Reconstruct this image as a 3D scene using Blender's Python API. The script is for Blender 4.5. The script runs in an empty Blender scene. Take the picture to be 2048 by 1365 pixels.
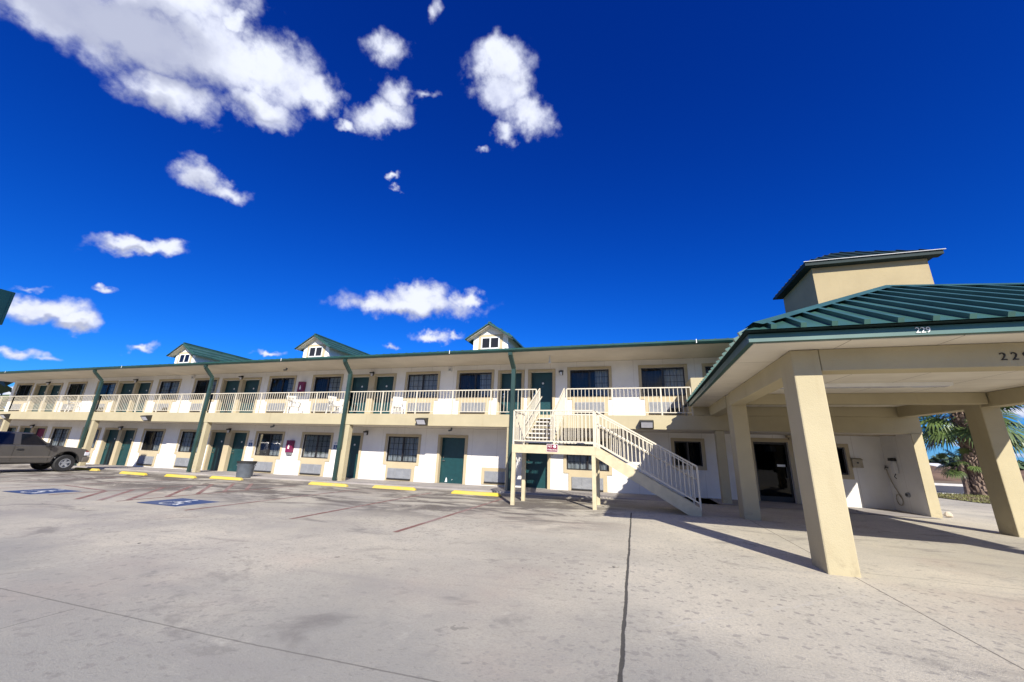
import bpy, bmesh, math, random
from mathutils import Vector, Matrix, Quaternion
random.seed(7)
R = math.radians
D = bpy.data
scene = bpy.context.scene
col = scene.collection

# ------------------------------------------------------------------ materials
def newmat(name):
    m = D.materials.new(name); m.use_nodes = True
    nt = m.node_tree
    for n in list(nt.nodes):
        nt.nodes.remove(n)
    return m, nt

class NT:
    """small helper round a node tree"""
    def __init__(self, nt):
        self.nt = nt
    def n(self, t, **k):
        nd = self.nt.nodes.new(t)
        for a, v in k.items():
            setattr(nd, a, v)
        return nd
    def l(self, a, b):
        self.nt.links.new(a, b)
    def put(self, sock, v):
        if isinstance(v, (int, float, tuple, list)):
            sock.default_value = v
        else:
            self.l(v, sock)
    def m(self, op, a, b=0.0, c=0.0):
        nd = self.n('ShaderNodeMath', operation=op)
        self.put(nd.inputs[0], a); self.put(nd.inputs[1], b); self.put(nd.inputs[2], c)
        return nd.outputs[0]
    def vm(self, op, a, b=None, s=None):
        nd = self.n('ShaderNodeVectorMath', operation=op)
        self.put(nd.inputs[0], a)
        if b is not None: self.put(nd.inputs[1], b)
        if s is not None: self.put(nd.inputs['Scale'], s)
        return nd.outputs[0]
    def noise(self, vec, scale, detail=4, rough=.55, color=False, dist=0):
        nd = self.n('ShaderNodeTexNoise')
        if vec is not None: self.l(vec, nd.inputs['Vector'])
        nd.inputs['Scale'].default_value = scale
        nd.inputs['Detail'].default_value = detail
        nd.inputs['Roughness'].default_value = rough
        nd.inputs['Distortion'].default_value = dist
        return nd.outputs['Color' if color else 'Fac']
    def ss(self, v, a, b, lo=0.0, hi=1.0):
        nd = self.n('ShaderNodeMapRange', interpolation_type='SMOOTHSTEP')
        self.put(nd.inputs[0], v)
        nd.inputs[1].default_value = a; nd.inputs[2].default_value = b
        nd.inputs[3].default_value = lo; nd.inputs[4].default_value = hi
        return nd.outputs[0]
    def mix(self, f, a, b, mode='MIX'):
        nd = self.n('ShaderNodeMix', data_type='RGBA', blend_type=mode)
        self.put(nd.inputs[0], f)
        self.put(nd.inputs[6], (*a, 1) if isinstance(a, (tuple, list)) and len(a) == 3 else a)
        self.put(nd.inputs[7], (*b, 1) if isinstance(b, (tuple, list)) and len(b) == 3 else b)
        return nd.outputs[2]
    def pos(self):
        return self.n('ShaderNodeNewGeometry').outputs['Position']
    def scalev(self, v, s):
        return self.vm('MULTIPLY', v, s)
    def bsdf(self, color, rough=.6, bump=None, bstr=.3, bdist=.01, metal=0, spec=.5):
        b = self.n('ShaderNodeBsdfPrincipled')
        self.put(b.inputs['Base Color'], (*color, 1) if isinstance(color, (tuple, list)) and len(color) == 3 else color)
        self.put(b.inputs['Roughness'], rough)
        b.inputs['Metallic'].default_value = metal
        b.inputs['Specular IOR Level'].default_value = spec
        if bump is not None:
            bn = self.n('ShaderNodeBump')
            bn.inputs['Strength'].default_value = bstr
            bn.inputs['Distance'].default_value = bdist
            self.l(bump, bn.inputs['Height'])
            self.l(bn.outputs[0], b.inputs['Normal'])
        o = self.n('ShaderNodeOutputMaterial')
        self.l(b.outputs[0], o.inputs[0])
        return b

def mat_simple(name, c, rough=.5, var=.12, vscale=3., metal=0, spec=.5, bscale=0, bstr=.2):
    m, nt = newmat(name); h = NT(nt)
    p = h.pos()
    f = h.ss(h.noise(p, vscale, 5), .3, .7)
    cc = h.mix(f, tuple(x * (1 - var) for x in c), tuple(min(1, x * (1 + var)) for x in c))
    bump = h.noise(p, bscale, 3) if bscale else None
    h.bsdf(cc, rough, bump, bstr, .004, metal, spec)
    return m

def mat_stucco(name, c, dirt=(.25, .2, .14), amt=.25, bstr=.35, seams=False):
    """painted stucco: grain, mottling, vertical drip streaks and a few blotches"""
    m, nt = newmat(name); h = NT(nt)
    p = h.pos()
    a = h.ss(h.noise(p, .9, 6, .6), .3, .75)
    cc = h.mix(a, tuple(x * .93 for x in c), tuple(min(.9, x * 1.05) for x in c))
    streak = h.ss(h.noise(h.scalev(p, (5., 5., .35)), 1., 5, .6), .56, .82)
    blot = h.ss(h.noise(p, 2.3, 6, .65), .6, .85)
    d = h.m('MULTIPLY', h.m('ADD', streak, blot), amt)
    cc = h.mix(d, cc, dirt)
    if name == 'cream_stucco':
        sz = h.n('ShaderNodeSeparateXYZ'); h.l(p, sz.inputs[0])
        sc = h.m('MULTIPLY', h.ss(h.noise(p, 7, 6, .7), .48, .7), h.ss(h.m('ADD', sz.outputs[2], h.m('MULTIPLY', h.noise(p, 3, 3), .4)), .55, .15))
        cc = h.mix(h.m('MULTIPLY', sc, .55), cc, (.16, .13, .09))
    if seams:
        sx = h.n('ShaderNodeSeparateXYZ'); h.l(p, sx.inputs[0])
        t = h.m('ABSOLUTE', h.m('SUBTRACT', h.m('FRACT', h.m('DIVIDE', h.m('ADD', h.m('ADD', sx.outputs[0], sx.outputs[1]), .37), 1.22)), .5))
        cc = h.mix(h.m('MULTIPLY', h.m('LESS_THAN', t, .0055), .45), cc, dirt)
    g = h.m('ADD', h.noise(p, 55, 4, .6), h.m('MULTIPLY', h.noise(p, 9, 3), .6))
    h.bsdf(cc, .85, g, bstr, .012, 0, .25)
    return m

M = {}
M['white_stucco'] = mat_stucco('white_stucco', (.75, .73, .69), (.38, .33, .28), .16, seams=True)
M['cream_stucco'] = mat_stucco('cream_stucco', (.425, .37, .24), (.25, .18, .09), .22)
M['cream_trim'] = mat_stucco('cream_trim', (.46, .385, .255), (.25, .19, .1), .16)
M['tower_stucco'] = mat_stucco('tower_stucco', (.36, .295, .175), (.24, .17, .09), .3, .6)
M['cream_metal'] = mat_simple('cream_metal', (.52, .455, .30), .42, .08, 6)
M['rail_metal'] = mat_simple('rail_metal', (.60, .545, .43), .4, .06, 8)
M['green_roof'] = mat_simple('green_roof', (.041, .108, .093), .36, .16, 1.3, 0, .5)
M['green_metal'] = mat_simple('green_metal', (.030, .084, .072), .36, .16, 1.5)
M['spout_green'] = mat_simple('spout_green', (.022, .050, .044), .42, .18, 1.6)
M['green_trim'] = mat_simple('green_trim', (.022, .075, .065), .42, .15, 2.2)
M['green_door'] = mat_simple('green_door', (.007, .046, .052), .42, .12, 5)
M['soffit'] = mat_stucco('soffit_paint', (.62, .565, .475), (.32, .27, .2), .12, .15)
M['white_paint'] = mat_simple('white_paint', (.78, .78, .76), .45, .04, 4)
M['white_plastic'] = mat_simple('white_plastic', (.62, .62, .61), .35, .05, 4)
M['grey_metal'] = mat_simple('grey_metal', (.27, .28, .30), .5, .1, 4, .1)
M['grey_vinyl'] = mat_simple('grille_grey', (.31, .32, .345), .55, .1, 5)
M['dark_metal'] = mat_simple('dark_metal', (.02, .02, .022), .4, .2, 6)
M['window_frame'] = mat_simple('window_frame', (.018, .016, .017), .4, .2, 6)
M['chrome'] = mat_simple('chrome', (.6, .6, .6), .18, .05, 6, 1.)
M['black_rubber'] = mat_simple('black_rubber', (.018, .018, .019), .75, .2, 12)
M['grey_plastic'] = mat_simple('grey_plastic', (.10, .115, .135), .5, .12, 6)
M['maroon'] = mat_simple('maroon', (.16, .012, .06), .4, .15, 8)
M['blue_sign'] = mat_simple('blue_sign', (.02, .07, .2), .45, .12, 8)
M['red_sign'] = mat_simple('red_sign', (.17, .006, .03), .4, .12, 8)
M['black_paint'] = mat_simple('black_paint', (.02, .017, .013), .6, .1, 8)
M['unlit_roof'] = mat_simple('unlit_roof', (.012, .026, .028), .6, .15, 1.5, 0, .15)  # roof green darkened, the unlit look is put into the colour
M['sign_green'] = mat_simple('sign_green', (.004, .03, .034), .4, .1, 2)
M['tan_box'] = mat_simple('tan_box', (.36, .31, .22), .5, .12, 8)
M['lens_glass'] = mat_simple('lens_glass', (.62, .62, .66), .12, .05, 8)
M['truck_paint'] = mat_simple('truck_paint', (.13, .123, .117), .24, .05, 2, .55)
M['truck_trim'] = mat_simple('truck_trim', (.17, .15, .13), .4, .08, 3, .3)
M['truck_glass'] = mat_simple('truck_glass', (.006, .007, .012), .06, .1, 2)
M['red_lens'] = mat_simple('red_lens', (.2, .035, .025), .15, .1, 8)
M['asphalt'] = mat_simple('asphalt', (.085, .083, .082), .9, .2, 1.5, 0, .3, 30)
M['kerb'] = mat_simple('kerb_concrete', (.52, .50, .47), .85, .1, 2, 0, .3)
M['mound_soil'] = mat_simple('mound_soil', (.16, .105, .072), .95, .35, .35, 0, .2, 3)
M['grass'] = mat_simple('grass_blade', (.15, .15, .05), .7, .5, .8)
M['leaf_far'] = mat_simple('leaf_far', (.035, .062, .026), .75, .5, .12)
M['palm_frond'] = mat_simple('palm_frond', (.085, .125, .036), .42, .4, 1.6)
M['palm_dead'] = mat_simple('palm_boot', (.21, .15, .115), .85, .4, 7)
M['rock'] = mat_simple('stone_pale', (.5, .43, .33), .8, .15, 9)
M['roof_white'] = mat_simple('far_roof', (.6, .6, .6), .6, .1, 1)

def mat_glass(name='window_glass', refl=.55, tint=(.72, .76, .78, 1)):
    m, nt = newmat(name); h = NT(nt)
    fr = h.n('ShaderNodeFresnel'); fr.inputs[0].default_value = 1.62
    wav = h.noise(h.pos(), 2.2, 2)
    bn = h.n('ShaderNodeBump'); bn.inputs['Strength'].default_value = .05; bn.inputs['Distance'].default_value = .05
    h.l(wav, bn.inputs['Height'])
    g = h.n('ShaderNodeBsdfGlossy'); g.inputs['Roughness'].default_value = .03
    h.l(bn.outputs[0], g.inputs['Normal']); h.l(bn.outputs[0], fr.inputs['Normal'])
    t = h.n('ShaderNodeBsdfTransparent'); t.inputs[0].default_value = tint
    mx = h.n('ShaderNodeMixShader')
    h.l(h.m('MULTIPLY', fr.outputs[0], refl), mx.inputs[0])
    h.l(t.outputs[0], mx.inputs[1]); h.l(g.outputs[0], mx.inputs[2])
    o = h.n('ShaderNodeOutputMaterial'); h.l(mx.outputs[0], o.inputs[0])
    return m
M['glass'] = mat_glass()
M['glass_dark'] = mat_glass('office_glass', .35, (.12, .12, .13, 1))

def mat_curtain(name, c):
    m, nt = newmat(name); h = NT(nt)
    p = h.pos()
    f = h.ss(h.noise(h.scalev(p, (1, 1, .1)), 9, 3), .35, .65)
    h.bsdf(h.mix(f, tuple(x * .8 for x in c), c), .9)
    return m
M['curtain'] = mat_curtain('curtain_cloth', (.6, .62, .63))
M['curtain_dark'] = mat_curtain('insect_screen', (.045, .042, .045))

def mat_concrete():
    m, nt = newmat('lot_concrete'); h = NT(nt)
    p = h.pos()
    sx = h.n('ShaderNodeSeparateXYZ'); h.l(p, sx.inputs[0]); X, Y = sx.outputs[0], sx.outputs[1]
    big = h.ss(h.noise(p, .16, 6, .65), .36, .64)
    mid = h.ss(h.noise(p, .75, 6, .62), .3, .72)
    c = h.mix(big, (.43, .385, .32), (.64, .57, .465))
    c = h.mix(h.m('MULTIPLY', mid, .6), c, (.47, .43, .37))
    # reddish dust patches
    pk = h.ss(h.noise(h.vm('ADD', p, (31., 7., 0)), .33, 5, .6), .52, .78)
    c = h.mix(h.m('MULTIPLY', pk, .55), c, (.44, .325, .27))
    # cleaner pale band in the middle of the lot, darker towards the left
    dk = h.ss(h.noise(h.vm('ADD', p, (5., 61., 0)), .21, 6, .65), .5, .8)
    c = h.mix(h.m('MULTIPLY', dk, .62), c, (.26, .243, .235))
    lf = h.m('MULTIPLY', h.ss(X, -1., -9.), h.ss(h.noise(h.vm('ADD', p, (9., 3., 0)), .45, 6, .7), .3, .7))
    c = h.mix(h.m('MULTIPLY', lf, .8), c, (.29, .268, .262))
    # older, greyer slab in the foreground
    wy = h.m('ADD', Y, h.m('MULTIPLY', h.m('SUBTRACT', h.noise(h.vm('ADD', p, (2., 5., 0)), .35, 6, .65), .5), 5.0))
    old = h.m('MULTIPLY', h.ss(wy, 5.0, 2.2), h.ss(X, 2.2, -.4, .45, 1))
    c = h.mix(h.m('MULTIPLY', old, .84), c, (.265, .258, .245))
    # sweeping tyre-scrub streaks
    st = h.ss(h.noise(h.scalev(h.vm('ADD', p, (0, 0, 3.)), (.28, 2.2, 1)), 1., 6, .65), .52, .78)
    c = h.mix(h.m('MULTIPLY', st, .52), c, (.27, .25, .24))
    # oily dark stains, mostly where cars stand
    stall = h.m('MULTIPLY', h.ss(Y, 7.6, 10.2), h.ss(Y, 15.3, 14.0))
    stall = h.m('MULTIPLY', stall, h.ss(X, .5, -2.))
    oil = h.ss(h.noise(h.scalev(p, (.5, 1.0, 1)), .8, 8, .68, dist=1.1), .42, .56)
    c = h.mix(h.m('MULTIPLY', oil, h.m('MULTIPLY', stall, .9)), c, (.085, .068, .063))
    oil2 = h.ss(h.noise(h.scalev(h.vm('ADD', p, (3.3, 17.2, 0)), (.55, .9, 1)), .85, 7, .66, dist=.7), .56, .68)
    c = h.mix(h.m('MULTIPLY', oil2, .62), c, (.15, .135, .13))
    # spots: dried drips and gum, three sizes
    def spots(scale, thr, rad, dark, amt, off):
        w = h.noise(p, scale * 1.7, 3, .6, True)
        q = h.vm('ADD', h.vm('ADD', h.scalev(p, (1, 1, 0)), (off, off * 1.7, 0)), h.vm('SCALE', h.vm('SUBTRACT', w, (.5, .5, .5)), s=1.1 / scale))
        v = h.n('ShaderNodeTexVoronoi', voronoi_dimensions='2D'); v.inputs['Scale'].default_value = scale
        v.inputs['Randomness'].default_value = 1
        h.l(q, v.inputs['Vector'])
        s2 = h.n('ShaderNodeSeparateColor'); h.l(v.outputs['Color'], s2.inputs[0])
        on = h.m('GREATER_THAN', s2.outputs[0], thr)
        rr = h.m('MULTIPLY_ADD', s2.outputs[1], rad, rad * .35)
        k = h.ss(h.m('SUBTRACT', rr, v.outputs['Distance']), 0.0, rad * .35)
        dens = h.ss(h.noise(h.vm('ADD', p, (off * 3, 0, 0)), .3, 3), .36, .6)
        return h.m('MULTIPLY', h.m('MULTIPLY', h.m('MULTIPLY', k, on), amt), dens), dark
    for args in ((1.3, .78, .17, (.2, .185, .178), .4, 0.), (3.4, .66, .15, (.24, .22, .21), .3, 4.4), (8.5, .42, .24, (.23, .21, .2), .6, 9.1), (16., .5, .25, (.25, .235, .225), .5, 21.), (1.9, .95, .07, (.03, .028, .027), .95, 13.)):
        k, dc = spots(*args)
        c = h.mix(k, c, dc)
    # irregular specks, scuffs and blotches
    dm = h.ss(h.noise(h.vm('ADD', p, (71., 0, 0)), .42, 5, .6), .36, .62)
    for sc_, off_, t0, t1, am in ((2.1, (4., 9., 0), .60, .70, .5), (6., (1., 2., 0), .60, .68, .5), (15., (8., 3., 0), .61, .68, .55), (34., (3., 3., 0), .60, .67, .45)):
        k = h.ss(h.noise(h.scalev(h.vm('ADD', p, off_), (.75, 1.15, 1)), sc_, 6, .66, dist=.3), t0, t1)
        c = h.mix(h.m('MULTIPLY', h.m('MULTIPLY', k, am), h.m('MULTIPLY_ADD', dm, .75, .25)), c, (.17, .157, .148))
    sm = h.m('MULTIPLY', h.ss(h.noise(h.scalev(h.vm('ADD', p, (6., 2., 0)), (.8, 2.0, 1)), 1.0, 6, .65, dist=.5), .5, .7), h.m('MULTIPLY', h.ss(X, 1.6, 2.6), h.ss(Y, 6.2, 4.6)))
    c = h.mix(h.m('MULTIPLY', sm, .5), c, (.2, .18, .168))
    pale = h.ss(h.noise(h.vm('ADD', p, (0, 41., 0)), 3.1, 6, .65), .6, .75)
    c = h.mix(h.m('MULTIPLY', pale, .3), c, (.62, .575, .50))
    # fine grain
    gr = h.noise(p, 42, 5, .7)
    c = h.mix(h.m('MULTIPLY', h.ss(gr, .38, .68), .42), c, (.27, .25, .228))
    # tarred expansion seam, saw-cut joints, hairline crack
    wob = h.m('MULTIPLY', h.m('SUBTRACT', h.noise(h.scalev(p, (0, 1, 0)), 1.2, 5, .6), .5), .04)
    wid = h.m('MULTIPLY_ADD', h.noise(h.scalev(p, (0, 1, 0)), 6, 3), .022, .004)
    dx = h.m('ABSOLUTE', h.m('ADD', h.m('ADD', X, .165), wob))
    seam = h.m('MULTIPLY', h.ss(h.m('SUBTRACT', wid, dx), -.006, .004), h.ss(Y, 11.65, 11.45))
    c = h.mix(h.m('MULTIPLY', seam, .9), c, (.045, .042, .04))
    def joint(v, at, w, lo, hi, vv, amt):
        wb = h.m('MULTIPLY', h.m('SUBTRACT', h.noise(p, 9, 2), .5), .012)
        d = h.m('ABSOLUTE', h.m('ADD', h.m('SUBTRACT', v, at), wb))
        k = h.ss(d, w, w * .4)
        return h.m('MULTIPLY', h.m('MULTIPLY', k, amt), h.m('MULTIPLY', h.m('GREATER_THAN', vv, lo), h.m('LESS_THAN', vv, hi)))
    for (v, vv, at, w, lo, hi, amt) in ((Y, X, 2.75, .011, -60, -.3, .5), (X, Y, 2.66, .012, 3.0, 12.2, .7), (Y, X, 7.05, .012, 2.7, 30, .5), (X, Y, -4.9, .01, -3, 2.7, .45),
                                       (Y, X, 18.6, .02, 8.8, 18, .8), (Y, X, 21.4, .02, 8.8, 18, .8), (Y, X, 11.6, .010, -20, -.2, .35), (X, Y, -12.2, .012, -30, 6., .5)):
        c = h.mix(joint(v, at, w, lo, hi, vv, amt), c, (.07, .06, .055))
    cr = h.m('ABSOLUTE', h.m('SUBTRACT', h.m('ADD', Y, h.m('MULTIPLY', h.m('SUBTRACT', h.noise(p, 3, 5, .7), .5), .5)), h.m('MULTIPLY_ADD', X, .8, 4.0)))
    crk = h.m('MULTIPLY', h.ss(cr, .015, .004), h.m('MULTIPLY', h.m('GREATER_THAN', X, .2), h.m('LESS_THAN', X, 2.4)))
    c = h.mix(h.m('MULTIPLY', crk, .55), c, (.5, .47, .44))
    bh = h.m('SUBTRACT', h.m('ADD', h.noise(p, 60, 4, .7), h.m('MULTIPLY', h.noise(p, 6, 4), .5)), h.m('MULTIPLY', seam, 1.5))
    c = h.mix(1.0, c, (.98, .995, .95), 'MULTIPLY')
    h.bsdf(c, .88, bh, .4, .014, 0, .25)
    return m
M['concrete'] = mat_concrete()

def mat_walk():
    m, nt = newmat('walk_concrete'); h = NT(nt)
    p = h.pos()
    a = h.ss(h.noise(p, .9, 6, .6), .3, .7)
    c = h.mix(a, (.27, .25, .24), (.37, .34, .315))
    c = h.mix(h.m('MULTIPLY', h.ss(h.noise(p, 2.6, 5, .6), .58, .75), .5), c, (.15, .135, .125))
    h.bsdf(c, .88, h.noise(p, 45, 4, .7), .3, .008, 0, .25)
    return m
M['walk'] = mat_walk()

def mat_dirt():
    m, nt = newmat('dry_ground'); h = NT(nt)
    p = h.pos()
    a = h.ss(h.noise(p, .05, 6, .6), .35, .65)
    c = h.mix(a, (.19, .12, .08), (.16, .15, .085))
    c = h.mix(h.m('MULTIPLY', h.noise(p, .8, 5), .5), c, (.22, .17, .12))
    h.bsdf(c, .95, h.noise(p, 3, 5), .4, .05, 0, .2)
    return m
M['dirt'] = mat_dirt()

def mat_ceiling():
    """portico ceiling boards with thin dark joints"""
    m, nt = newmat('ceiling_board'); h = NT(nt)
    p = h.pos()
    sx = h.n('ShaderNodeSeparateXYZ'); h.l(p, sx.inputs[0])
    def j(v, per, off):
        t = h.m('ABSOLUTE', h.m('SUBTRACT', h.m('FRACT', h.m('DIVIDE', h.m('ADD', v, off), per)), .5))
        return h.m('LESS_THAN', t, .008 / per)
    jm = h.m('MAXIMUM', j(sx.outputs[0], 1.22, .1), j(sx.outputs[1], 2.44, .9))
    a = h.ss(h.noise(p, 1.3, 5), .35, .7)
    c = h.mix(a, (.68, .63, .53), (.76, .71, .60))
    c = h.mix(h.m('MULTIPLY', jm, .7), c, (.2, .17, .13))
    h.bsdf(c, .8, h.noise(p, 40, 3), .1, .004, 0, .25)
    return m
M['ceiling'] = mat_ceiling()

def mat_worn(name, c, under=(.42, .385, .36), lo=.42, hi=.6, keep=.85):
    """worn road paint: noise lets the concrete show through"""
    m, nt = newmat(name); h = NT(nt)
    p = h.pos()
    w = h.ss(h.noise(p, 5.5, 6, .7), lo, hi)
    w2 = h.ss(h.noise(p, .9, 4), .3, .7)
    f = h.m('MULTIPLY', h.m('MULTIPLY_ADD', w, .6, .4), h.m('MULTIPLY_ADD', w2, .35, .65))
    h.bsdf(h.mix(h.m('MULTIPLY', f, keep), under, c), .85, None, 0, 0, 0, .25)
    return m
M['yellow_paint'] = mat_worn('yellow_paint', (.56, .42, .05), (.38, .33, .22), .28, .46, 1.)
M['red_line'] = mat_worn('red_line_paint', (.19, .075, .06), lo=.3, hi=.5, keep=.95)
M['blue_mark'] = mat_worn('blue_mark_paint', (.018, .05, .16), (.2, .21, .25), .2, .4, 1.)
M['white_mark'] = mat_worn('white_mark_paint', (.66, .68, .7), (.35, .38, .42), .25, .45, 1.)

# ------------------------------------------------------------------ mesh helpers
class MB:
    def __init__(self):
        self.v = []; self.f = []; self.fm = []; self.mi = 0
    def add(self, vs, fs):
        o = len(self.v)
        self.v.extend([tuple(x) for x in vs])
        for f in fs:
            self.f.append(tuple(i + o for i in f)); self.fm.append(self.mi)
        return self
    def box(self, x0, x1, y0, y1, z0, z1):
        vs = [(x0, y0, z0), (x1, y0, z0), (x1, y1, z0), (x0, y1, z0), (x0, y0, z1), (x1, y0, z1), (x1, y1, z1), (x0, y1, z1)]
        return self.add(vs, [(0, 3, 2, 1), (4, 5, 6, 7), (0, 1, 5, 4), (1, 2, 6, 5), (2, 3, 7, 6), (3, 0, 4, 7)])
    def bar(self, p, q, w, h=None, up=(0, 0, 1)):
        h = w if h is None else h
        p = Vector(p); q = Vector(q); d = (q - p).normalized()
        u = Vector(up)
        if abs(d.dot(u)) > .98: u = Vector((0, 1, 0))
        s = d.cross(u).normalized(); t = s.cross(d).normalized()
        vs = []
        for c in (p, q):
            for a, b in ((-1, -1), (1, -1), (1, 1), (-1, 1)):
                vs.append(c + s * (a * w / 2) + t * (b * h / 2))
        return self.add(vs, [(3, 2, 1, 0), (4, 5, 6, 7), (0, 1, 5, 4), (1, 2, 6, 5), (2, 3, 7, 6), (3, 0, 4, 7)])
    def tube(self, pts, r, n=8, caps=True):
        pts = [Vector(p) for p in pts]
        rs = r if isinstance(r, (list, tuple)) else [r] * len(pts)
        rings = []
        for i, p in enumerate(pts):
            d = (pts[min(i + 1, len(pts) - 1)] - pts[max(i - 1, 0)]).normalized()
            u = Vector((0, 0, 1)) if abs(d.z) < .95 else Vector((1, 0, 0))
            s = d.cross(u).normalized(); t = s.cross(d)
            rings.append([p + (s * math.cos(2 * math.pi * k / n) + t * math.sin(2 * math.pi * k / n)) * rs[i] for k in range(n)])
        vs = [v for rg in rings for v in rg]
        fs = []
        for i in range(len(pts) - 1):
            for k in range(n):
                a = i * n + k; b = i * n + (k + 1) % n
                fs.append((a, b, b + n, a + n))
        if caps:
            fs.append(tuple(range(n))[::-1]); fs.append(tuple(range((len(pts) - 1) * n, len(pts) * n)))
        return self.add(vs, fs)
    def prism(self, poly, axis, a, b):
        """extrude a 2D polygon along 'x','y' or 'z'"""
        def P(u, v, w):
            return {'x': (w, u, v), 'y': (u, w, v), 'z': (u, v, w)}[axis]
        n = len(poly)
        vs = [P(u, v, a) for u, v in poly] + [P(u, v, b) for u, v in poly]
        return self.add(vs, [tuple(range(n))[::-1], tuple(range(n, 2 * n))] + [(i, (i + 1) % n, (i + 1) % n + n, i + n) for i in range(n)])
    def quad(self, a, b, c, d):
        return self.add([a, b, c, d], [(0, 1, 2, 3)])
    def build(self, name, mat, parent=None, smooth=False, bevel=0, seg=2, recalc=True):
        me = D.meshes.new(name)
        me.from_pydata(self.v, [], self.f)
        mats = mat if isinstance(mat, (list, tuple)) else [mat]
        for mm in mats: me.materials.append(M[mm])
        for p, i in zip(me.polygons, self.fm): p.material_index = i
        if recalc:
            bm = bmesh.new(); bm.from_mesh(me)
            bmesh.ops.recalc_face_normals(bm, faces=bm.faces)
            bm.to_mesh(me); bm.free()
        if smooth:
            for p in me.polygons: p.use_smooth = True
        o = D.objects.new(name, me); col.objects.link(o)
        if parent is not None: o.parent = parent
        if bevel:
            bv = o.modifiers.new('bevel', 'BEVEL'); bv.width = bevel; bv.segments = seg; bv.limit_method = 'ANGLE'; bv.angle_limit = R(40)
        return o

def tag(o, label=None, cat=None, group=None, kind=None):
    if label: o['label'] = label
    if cat: o['category'] = cat
    if group: o['group'] = group
    if kind: o['kind'] = kind
    return o

def thing(name, label, cat, loc=(0, 0, 0), rz=0, group=None):
    o = D.objects.new(name, None); col.objects.link(o)
    o.empty_display_size = .2
    o.location = loc; o.rotation_euler = (0, 0, rz)
    return tag(o, label, cat, group)

def copy_tree(o, parent=None):
    c = o.copy(); col.objects.link(c)
    if parent is not None: c.parent = parent
    for ch in list(o.children): copy_tree(ch, c)
    return c

def text_obj(name, s, size, mat, parent, origin, xdir, zdir, depth=.004):
    """letters as a mesh, laid on the plane spanned by xdir / zdir"""
    cu = D.curves.new(name, 'FONT'); cu.body = s; cu.size = size; cu.extrude = depth; cu.align_x = 'CENTER'; cu.align_y = 'CENTER'
    tmp = D.objects.new('tmp_text', cu); col.objects.link(tmp)
    dg = bpy.context.evaluated_depsgraph_get()
    me = D.meshes.new_from_object(tmp.evaluated_get(dg))
    D.objects.remove(tmp); D.curves.remove(cu)
    X = Vector(xdir).normalized(); Z = Vector(zdir).normalized(); N = X.cross(Z)
    mt = Matrix((( X.x, Z.x, N.x, origin[0]), (X.y, Z.y, N.y, origin[1]), (X.z, Z.z, N.z, origin[2]), (0, 0, 0, 1)))
    me.transform(mt)
    me.materials.clear(); me.materials.append(M[mat])
    o = D.objects.new(name, me); col.objects.link(o)
    if parent is not None: o.parent = parent
    return o

# ------------------------------------------------------------------ ground and setting
def gz(x):            # the site falls gently to the left
    return .0078 * max(-60, min(x, 0))
def lotz(x):
    t = max(0, min(1, (1 - x) / 4.0))
    return gz(x) - .05 * t

g = MB(); g.quad((-3000, -3000, -.75), (3000, -3000, -.75), (3000, 3000, -.75), (-3000, 3000, -.75))
tag(g.build('ground', 'dirt'), kind='structure')

xs = [-90, -60, -45, -30, -20, -10, -5, -3, -2, -1, 0, 1, 6, 12, 18, 26, 60]
g = MB()
for a, b in zip(xs[:-1], xs[1:]):
    g.quad((a, -45, lotz(a)), (b, -45, lotz(b)), (b, 29.6, lotz(b)), (a, 29.6, lotz(a)))
tag(g.build('parking_lot', 'concrete'), kind='structure')
g = MB()
xs = [-50, -40, -30, -20, -10, -5, -2, 0, 2.6]
for a, b in zip(xs[:-1], xs[1:]):
    vs = [(a, 15.05, gz(a)), (b, 15.05, gz(b)), (b, 17.6, gz(b)), (a, 17.6, gz(a)), (a, 15.05, gz(a) - .2), (b, 15.05, gz(b) - .2)]
    g.add(vs, [(0, 1, 2, 3), (4, 5, 1, 0)])
g.add([(2.6, 15.05, .012), (8.3, 15.05, .012), (8.3, 17.6, .012), (2.6, 17.6, .012)], [(0, 1, 2, 3)])
tag(g.build('sidewalk', 'walk'), kind='structure')
g = MB(); g.box(-400, 500, 30.0, 45.0, -.3, -.03)
tag(g.build('road', 'asphalt'), kind='structure')
g = MB(); g.box(-400, 500, 29.6, 29.98, -.3, .06); g.box(-400, 500, 45.02, 45.5, -.3, .15)
tag(g.build('kerb', 'kerb', bevel=.02), kind='structure')
g = MB(); g.box(-400, 500, 45.52, 62, -.7, .05)
tag(g.build('verge', 'dirt'), kind='structure')
for (x, y, lb) in ((20, 33.5, 'white lane arrow painted on the grey street nearer the palm'), (26.5, 40.5, 'white lane arrow painted on the far lane of the grey street')):
    g = MB(); z = -.024
    g.add([(x, y, z), (x + 2.2, y, z), (x + 2.2, y - .35, z), (x + 3.3, y + .17, z), (x + 2.2, y + .7, z), (x + 2.2, y + .35, z), (x, y + .35, z)], [(0, 1, 5, 6), (1, 2, 3), (1, 3, 5), (3, 4, 5)])
    tag(g.build('road_arrow', 'white_mark', recalc=False), lb, 'road marking')

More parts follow.
